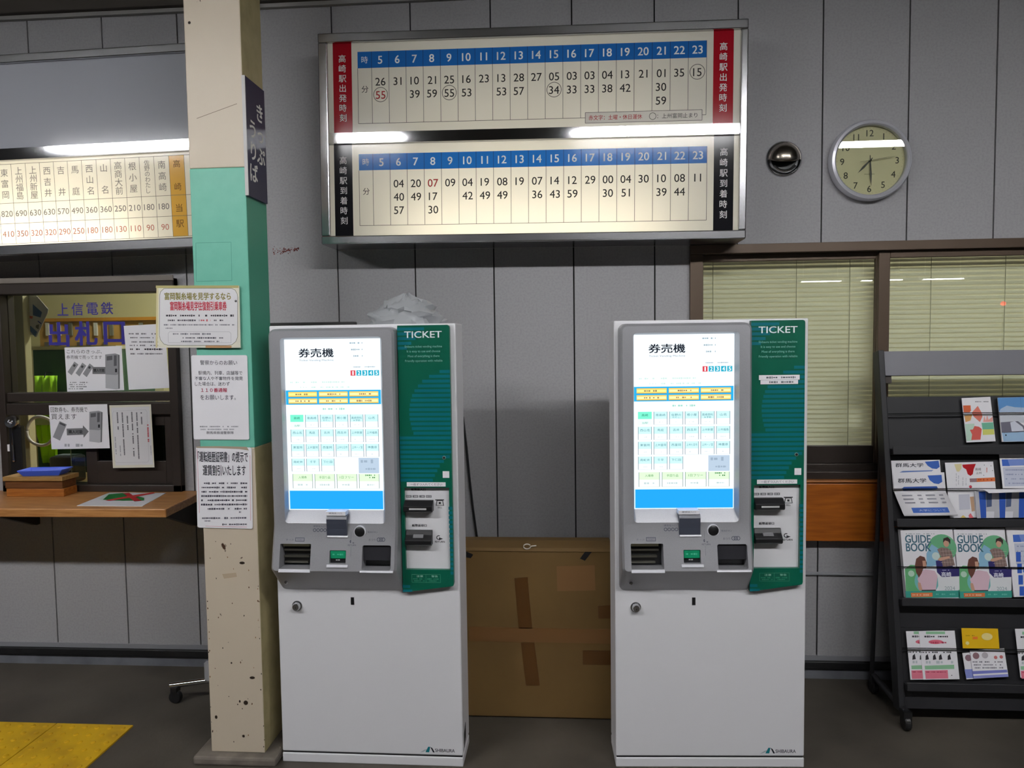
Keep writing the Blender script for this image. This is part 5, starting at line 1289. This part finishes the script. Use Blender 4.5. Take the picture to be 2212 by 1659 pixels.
for r in range(3):
    for a, b in ((.12, .32), (.42, .5), (.58, .76), (.84, .92)): cq(uL + wd * a, uL + wd * b, 0.10 + .14 * r, 0.15 + .14 * r, (150, 150, 160), .0003)
gv, gf = glyphs('大学について'); x1_ = max(p_[0] for p_ in gv); out = []
for x, y in gv:
    c_ = curl(uL + wd * (.32 + .52 * x / x1_), 0.74 - 0.09 * y); out.append((c_[0], c_[1] - .0004, c_[2]))
mb.add(out, gf, ink((214, 222, 240)))
mb.build('curled_print', o)
F, o = leaf('leaflet', 'white tourist leaflet with red drop and orange band, middle of the second tier', [(2041, 999.5), (2144, 997), (2158, 1117), (2052, 1119)], -0.004, PAPER, 0.001, g2)
pr = Print(-0.001, F, C3); pr.P([(835, 905), (930, 900), (925, 960), (895, 1000), (865, 995)], (226, 214, 166)); pr.P([(935, 910), (1108, 900), (1080, 970), (1070, 1030), (1040, 1052), (1005, 1030), (985, 970), (945, 945)], (186, 26, 34), 2)
pr.T('高崎', 1100, 950, 1175, 985, (70, 60, 64)); pr.T('上州', 1108, 1000, 1180, 1030, (70, 60, 64)); pr.P([(1030, 1085), (1120, 1082), (1122, 1130), (1035, 1132)], (160, 130, 136)); pr.P([(1120, 1082), (1355, 1070), (1358, 1120), (1122, 1130)], (220, 120, 70)); pr.dashes(1140, 1330, 1100, 24, (190, 70, 40), 2, 3)
for i, x in enumerate((860, 890, 945, 985)): pr.dashes(1020 + 20 * i, 1180, x, 9, (170, 170, 180), 2, i, True)
for i, (x, y) in enumerate(((1215, 915), (1300, 925), (1210, 1045), (1320, 985))): pr.disk(*pr.uv(x, y), 0.0014, (60, 60, 66), 2)
pr.dashes(930, 1040, 1248, 12, (210, 80, 60), 2, 6, True); pr.disk(*pr.uv(1042, 1190), 0.0055, (210, 70, 90), 2); pr.P([(890, 1290), (1030, 1285), (1040, 1480), (900, 1490)], (206, 206, 218)); pr.P([(1035, 1320), (1085, 1315), (1100, 1500), (1060, 1510)], (196, 160, 130), 2); pr.P([(1020, 1560), (1045, 1530), (1085, 1590), (1030, 1595)], (226, 110, 120), 2); pr.P([(915, 1590), (950, 1555), (990, 1590)], (232, 206, 120), 2); pr.build('leaflet_print', o)
def ttable_print(F, o, crop, x0, y0, x1, y1, th, seed):
    pr = Print(-th, F, crop); b1 = (70, 110, 200)
    W_ = x1 - x0; H_ = y1 - y0
    pr.P([(x0 + W_ * .05, y0 + H_ * .10), (x1, y0 + H_ * .08), (x1, y0 + H_ * .18), (x0 + W_ * .06, y0 + H_ * .2)], (126, 150, 216)); pr.P([(x0 + W_ * .05, y0 + H_ * .1), (x0 + W_ * .16, y0 + H_ * .1), (x0 + W_ * .2, y0 + H_ * .2), (x0 + W_ * .06, y0 + H_ * .2)], b1, 2)
    pr.P([(x0 + W_ * .07, y0 + H_ * .22), (x1, y0 + H_ * .2), (x1, y0 + H_ * .5), (x0 + W_ * .1, y0 + H_ * .52)], (202, 206, 222))
    for i in range(4): pr.dashes(x0 + W_ * .12, x1, y0 + H_ * (.26 + .07 * i), H_ * .022, (150, 158, 190), 2, seed + i, dens=.7)
    pr.build('flyer_print', o); return pr
F, o = leaf('flyer', 'blue and white timetable flyer standing behind the curled one on the second tier', [(2158, 978), (2268, 975), (2290, 1110), (2172, 1114)], -0.004, PAPER, 0.001, g2, 'flyer'); ttable_print(F, o, (0, 0, 1), 2158, 978, 2272, 1114, 0.001, 50)
F, o = leaf('flyer', 'grey-backed flyer folding forward over the cord on the second tier', [(2105, 1062), (2262, 1058), (2280, 1117), (2110, 1119)], 0.006, mat('paper_grey', (190, 190, 196), 0.7), 0.001, g2, 'flyer')  # this flyer is grey paper, darker than the white sheets
pr = Print(-0.001, F, C3)
for x in (1145, 1390, 1640): pr.P([(x, 1250), (x + 85, 1248), (x + 100, 1590), (x + 30, 1592)], (50, 90, 180)); pr.P([(x + 90, 1260), (x + 160, 1256), (x + 165, 1440), (x + 100, 1450)], (80, 96, 130)); pr.R(x + 60, 1505, x + 200, 1590, (222, 222, 228), .5)
pr.build('flyer_print', o)
w_, h_ = F.W / 2, F.H
mb = MB(); vs = []; n = 10
for i in range(n + 1):
    t = i / n; vs += [(-w_ + .006 + 0.018 * t, -0.001 - 0.05 * t, h_ + 0.014 * math.sin(t * 2.6) - 0.012 * t), (w_, -0.001 - 0.05 * t, h_ + 0.012 * math.sin(t * 2.6) - 0.008 * t)]
mb.add(vs, [(2 * i, 2 * i + 1, 2 * i + 3, 2 * i + 2) for i in range(n)], PAPER); k_ = mb.build('folded_top', o, smooth=True); s_ = k_.modifiers.new('s', 'SOLIDIFY'); s_.thickness = 0.001
# third tier: guide booklets
def guide(c, label, crop_dx):
    F, o = leaf('guide_booklet', label, c, 0.0, LAMIN, 0.010, g3, 'booklet')
    pr = Print(-0.010, F, (1860 + crop_dx, 1100, 3.457)); sk = (206, 160, 136)
    nv = (70, 110, 128)
    u, v = pr.uv(590, 300); 
    pr.disk(*pr.uv(600, 290), F.W * 0.27, (110, 178, 134), 1)
    pr.P([(480, 330), (520, 260), (580, 300), (560, 420), (480, 430)], (142, 188, 214), 1.4); pr.P([(318, 445), (360, 415), (420, 420), (430, 610), (325, 620)], (104, 176, 120), 1.2); pr.disk(*pr.uv(478, 540), F.W * 0.23, (120, 190, 190), 1.3)
    pr.P([(320, 610), (722, 604), (724, 655), (324, 662)], (60, 156, 140), 1.5); pr.P([(560, 505), (720, 500), (720, 600), (565, 604)], (226, 228, 230), 1.6)
    pr.T('GUIDE', 322, 192, 512, 250, nv, 3, 0.02); pr.T('BOOK', 328, 254, 512, 314, nv, 3, 0.02); pr.dashes(320, 545, 183, 9, (170, 176, 180), 3, 1, dens=.6); pr.disk(*pr.uv(550, 350), F.W * 0.075, (206, 222, 218), 2); pr.disk(*pr.uv(365, 480), F.W * 0.06, (186, 216, 196), 2)
    # man in plaid shirt
    pr.P([(560, 300), (590, 285), (640, 290), (668, 320), (690, 420), (600, 430), (590, 360)], (140, 118, 112), 3)
    for i in range(4): pr.Ln(590 + 22 * i, 295, 606 + 22 * i, 425, 0.0012, (90, 74, 72), 4); pr.Ln(585, 315 + 28 * i, 685, 310 + 28 * i, 0.001, (196, 178, 170), 4)
    pr.disk(*pr.uv(628, 256), F.W * 0.052, sk, 4, ry=F.W * 0.066); pr.P([(604, 250), (608, 218), (640, 206), (660, 226), (658, 262), (645, 240), (620, 232)], (58, 42, 40), 5); pr.P([(560, 380), (575, 362), (650, 350), (655, 364), (585, 386)], sk, 5)
    pr.P([(548, 385), (590, 380), (690, 435), (722, 432), (722, 500), (590, 505), (556, 470)], (52, 48, 106), 2.5); pr.T('高崎', 588, 468, 660, 502, (226, 228, 240), 5, 0.02); pr.dashes(585, 650, 455, 8, (180, 180, 206), 5, 2)
    # woman seen from behind
    pr.P([(410, 520), (430, 470), (470, 448), (540, 460), (560, 500), (545, 600), (440, 605)], (222, 190, 202), 3); pr.P([(440, 600), (545, 598), (545, 606), (440, 608)], (60, 54, 58), 4); pr.P([(412, 545), (432, 548), (446, 600), (424, 606), (414, 580)], sk, 3.5)
    pr.P([(400, 470), (392, 420), (402, 370), (432, 347), (465, 358), (480, 400), (476, 440), (455, 440), (440, 480), (420, 510)], (104, 66, 56), 5); pr.P([(448, 385), (472, 384), (478, 430), (452, 434)], sk, 6)
    pr.P([(360, 622), (520, 620), (520, 650), (364, 654)], (226, 130, 80), 3); pr.dashes(372, 508, 637, 12, (240, 200, 170), 4, 3); pr.dashes(545, 690, 632, 14, (110, 190, 176), 3, 4); pr.T('2024', 610, 574, 686, 602, (150, 168, 172), 4)
    pr.build('cover_print', o); mb = MB(); mb.box(-F.W / 2, -F.W / 2 + 0.012, 0.0, 0.012, 0.004, F.H + 0.002, PAPER); mb.build('page_block', o); return o
guide([(1943, 1145), (2056, 1142.5), (2067, 1291), (1955, 1293)], 'guide booklet at the end of the third tier, next to the rack side', 0)
guide([(2059, 1143), (2167, 1141), (2181, 1290), (2069, 1291.5)], 'guide booklet second along the third tier, beside the blue timetable', 112.5)
F, o = leaf('timetable_booklet', 'blue and white timetable booklet beside the guide booklets on the third tier', [(2173, 1139), (2285, 1136), (2305, 1286), (2186, 1289)], 0.0, PAPER, 0.008, g3, 'booklet')
pr = ttable_print(F, o, (0, 0, 1), 2180, 1139, 2300, 1289, 0.008, 70)
pr = Print(-0.008, F, (0, 0, 1))
for i in range(4): pr.R(2192 + 2 * i, 1190 + 25 * i, 2202 + 2 * i, 1211 + 25 * i, (56, 96, 190), 3); pr.R(2206 + 2 * i, 1222 + 16 * i, 2260, 1234 + 16 * i, (90, 130, 206), 3)
pr.build('booklet_print', o)
# bottom tier
def pink(c, off, lab, crop=(1860, 1100, 3.457), dx=0):
    F, o = leaf('leaflet', lab, c, off, PAPER, 0.0015, g4)
    pr = Print(-0.0015, F, (crop[0] + dx, crop[1], crop[2]))
    pr.R(490, 912, 632, 932, (150, 200, 160)); pr.dashes(465, 660, 950, 16, (70, 66, 76), 2, 1); pr.disk(*pr.uv(560, 990), F.W * 0.2, (232, 120, 140), 1, ry=F.W * .06); pr.dashes(500, 640, 995, 16, (196, 70, 96), 3, 2)
    pr.dashes(450, 690, 1068, 12, (60, 60, 64), 2, 3)
    for x in (490, 545, 590, 655): pr.P([(x - 12, 1125), (x - 10, 1095), (x + 6, 1080), (x + 14, 1120)], (50, 46, 52), 2)
    pr.dashes(480, 690, 1142, 26, (200, 206, 210), 1, 4); pr.P([(470, 1168), (690, 1160), (690, 1192), (472, 1196)], (150, 200, 160)); pr.P([(470, 1204), (640, 1200), (642, 1264), (474, 1266)], (232, 130, 150)); pr.dashes(480, 630, 1215, 8, (180, 60, 90), 2, 5); pr.dashes(650, 675, 1240, 12, (60, 60, 66), 2, 6, False)
    pr.build('leaflet_print', o)
pink([(1957, 1363.5), (2040, 1362), (2048, 1467), (1966, 1468)], -0.003, 'pink and white leaflet half hidden behind its twin on the bottom tier', dx=-28)
pink([(1986.5, 1363.5), (2064, 1362), (2070, 1467), (1992, 1468)], 0.0, 'pink and white leaflet in front of its twin at the end of the bottom tier')
pink([(2194, 1358), (2270, 1357), (2284, 1462), (2202, 1464)], 0.0, 'pink and white leaflet standing alone past the yellow leaflet on the bottom tier', dx=207)
F, o = leaf('leaflet', 'yellow leaflet bending forward on the bottom tier', [(2076, 1355), (2156, 1359.5), (2158, 1400), (2080, 1402)], 0.004, mat('yellow_card', (238, 190, 30), 0.35), 0.0012, g4)
pr = Print(-0.0012, F, C2); pr.disk(*pr.uv(948, 952), F.W * .15, (246, 226, 150), 1, ry=F.W * .1); pr.dashes(770, 860, 944, 10, (190, 150, 30), 1, 2); pr.R(840, 952, 880, 972, (240, 130, 50)); pr.disk(*pr.uv(798, 1002), F.W * .05, (250, 232, 160)); pr.build('leaflet_print', o)
F, o = leaf('leaflet', 'small white leaflet with violet bottom band, rear of the pair below the yellow one', [(2080, 1412), (2150, 1404), (2156, 1464), (2086, 1466)], -0.002, PAPER, 0.001, g4)
pr = Print(-0.001, F, C2); pr.P([(770, 1195), (1010, 1190), (1020, 1255), (780, 1258)], (140, 150, 216)); pr.disk(*pr.uv(800, 1112), F.W * .1, (140, 110, 120)); pr.build('leaflet_print', o)
F, o = leaf('leaflet', 'small white leaflet with round pictures, front of the pair below the yellow one', [(2095, 1405), (2171, 1400), (2176, 1462), (2103, 1465.5)], 0.002, PAPER, 0.001, g4)
pr = Print(-0.001, F, C2); pr.P([(830, 1210), (1085, 1200), (1088, 1220), (832, 1232)], (126, 132, 206)); pr.P([(836, 1244), (1090, 1232), (1092, 1252), (840, 1262)], (150, 156, 220)); pr.disk(*pr.uv(858, 1096), F.W * .095, (146, 112, 118)); pr.disk(*pr.uv(925, 1092), F.W * .09, (190, 184, 190)); pr.disk(*pr.uv(1005, 1108), F.W * .05, (206, 120, 120)); pr.disk(*pr.uv(1048, 1104), F.W * .05, (206, 120, 120))
for i in range(3): pr.dashes(832, 1060, 1142 + 22 * i, 11, (130, 130, 140), 2, i)
pr.build('leaflet_print', o)
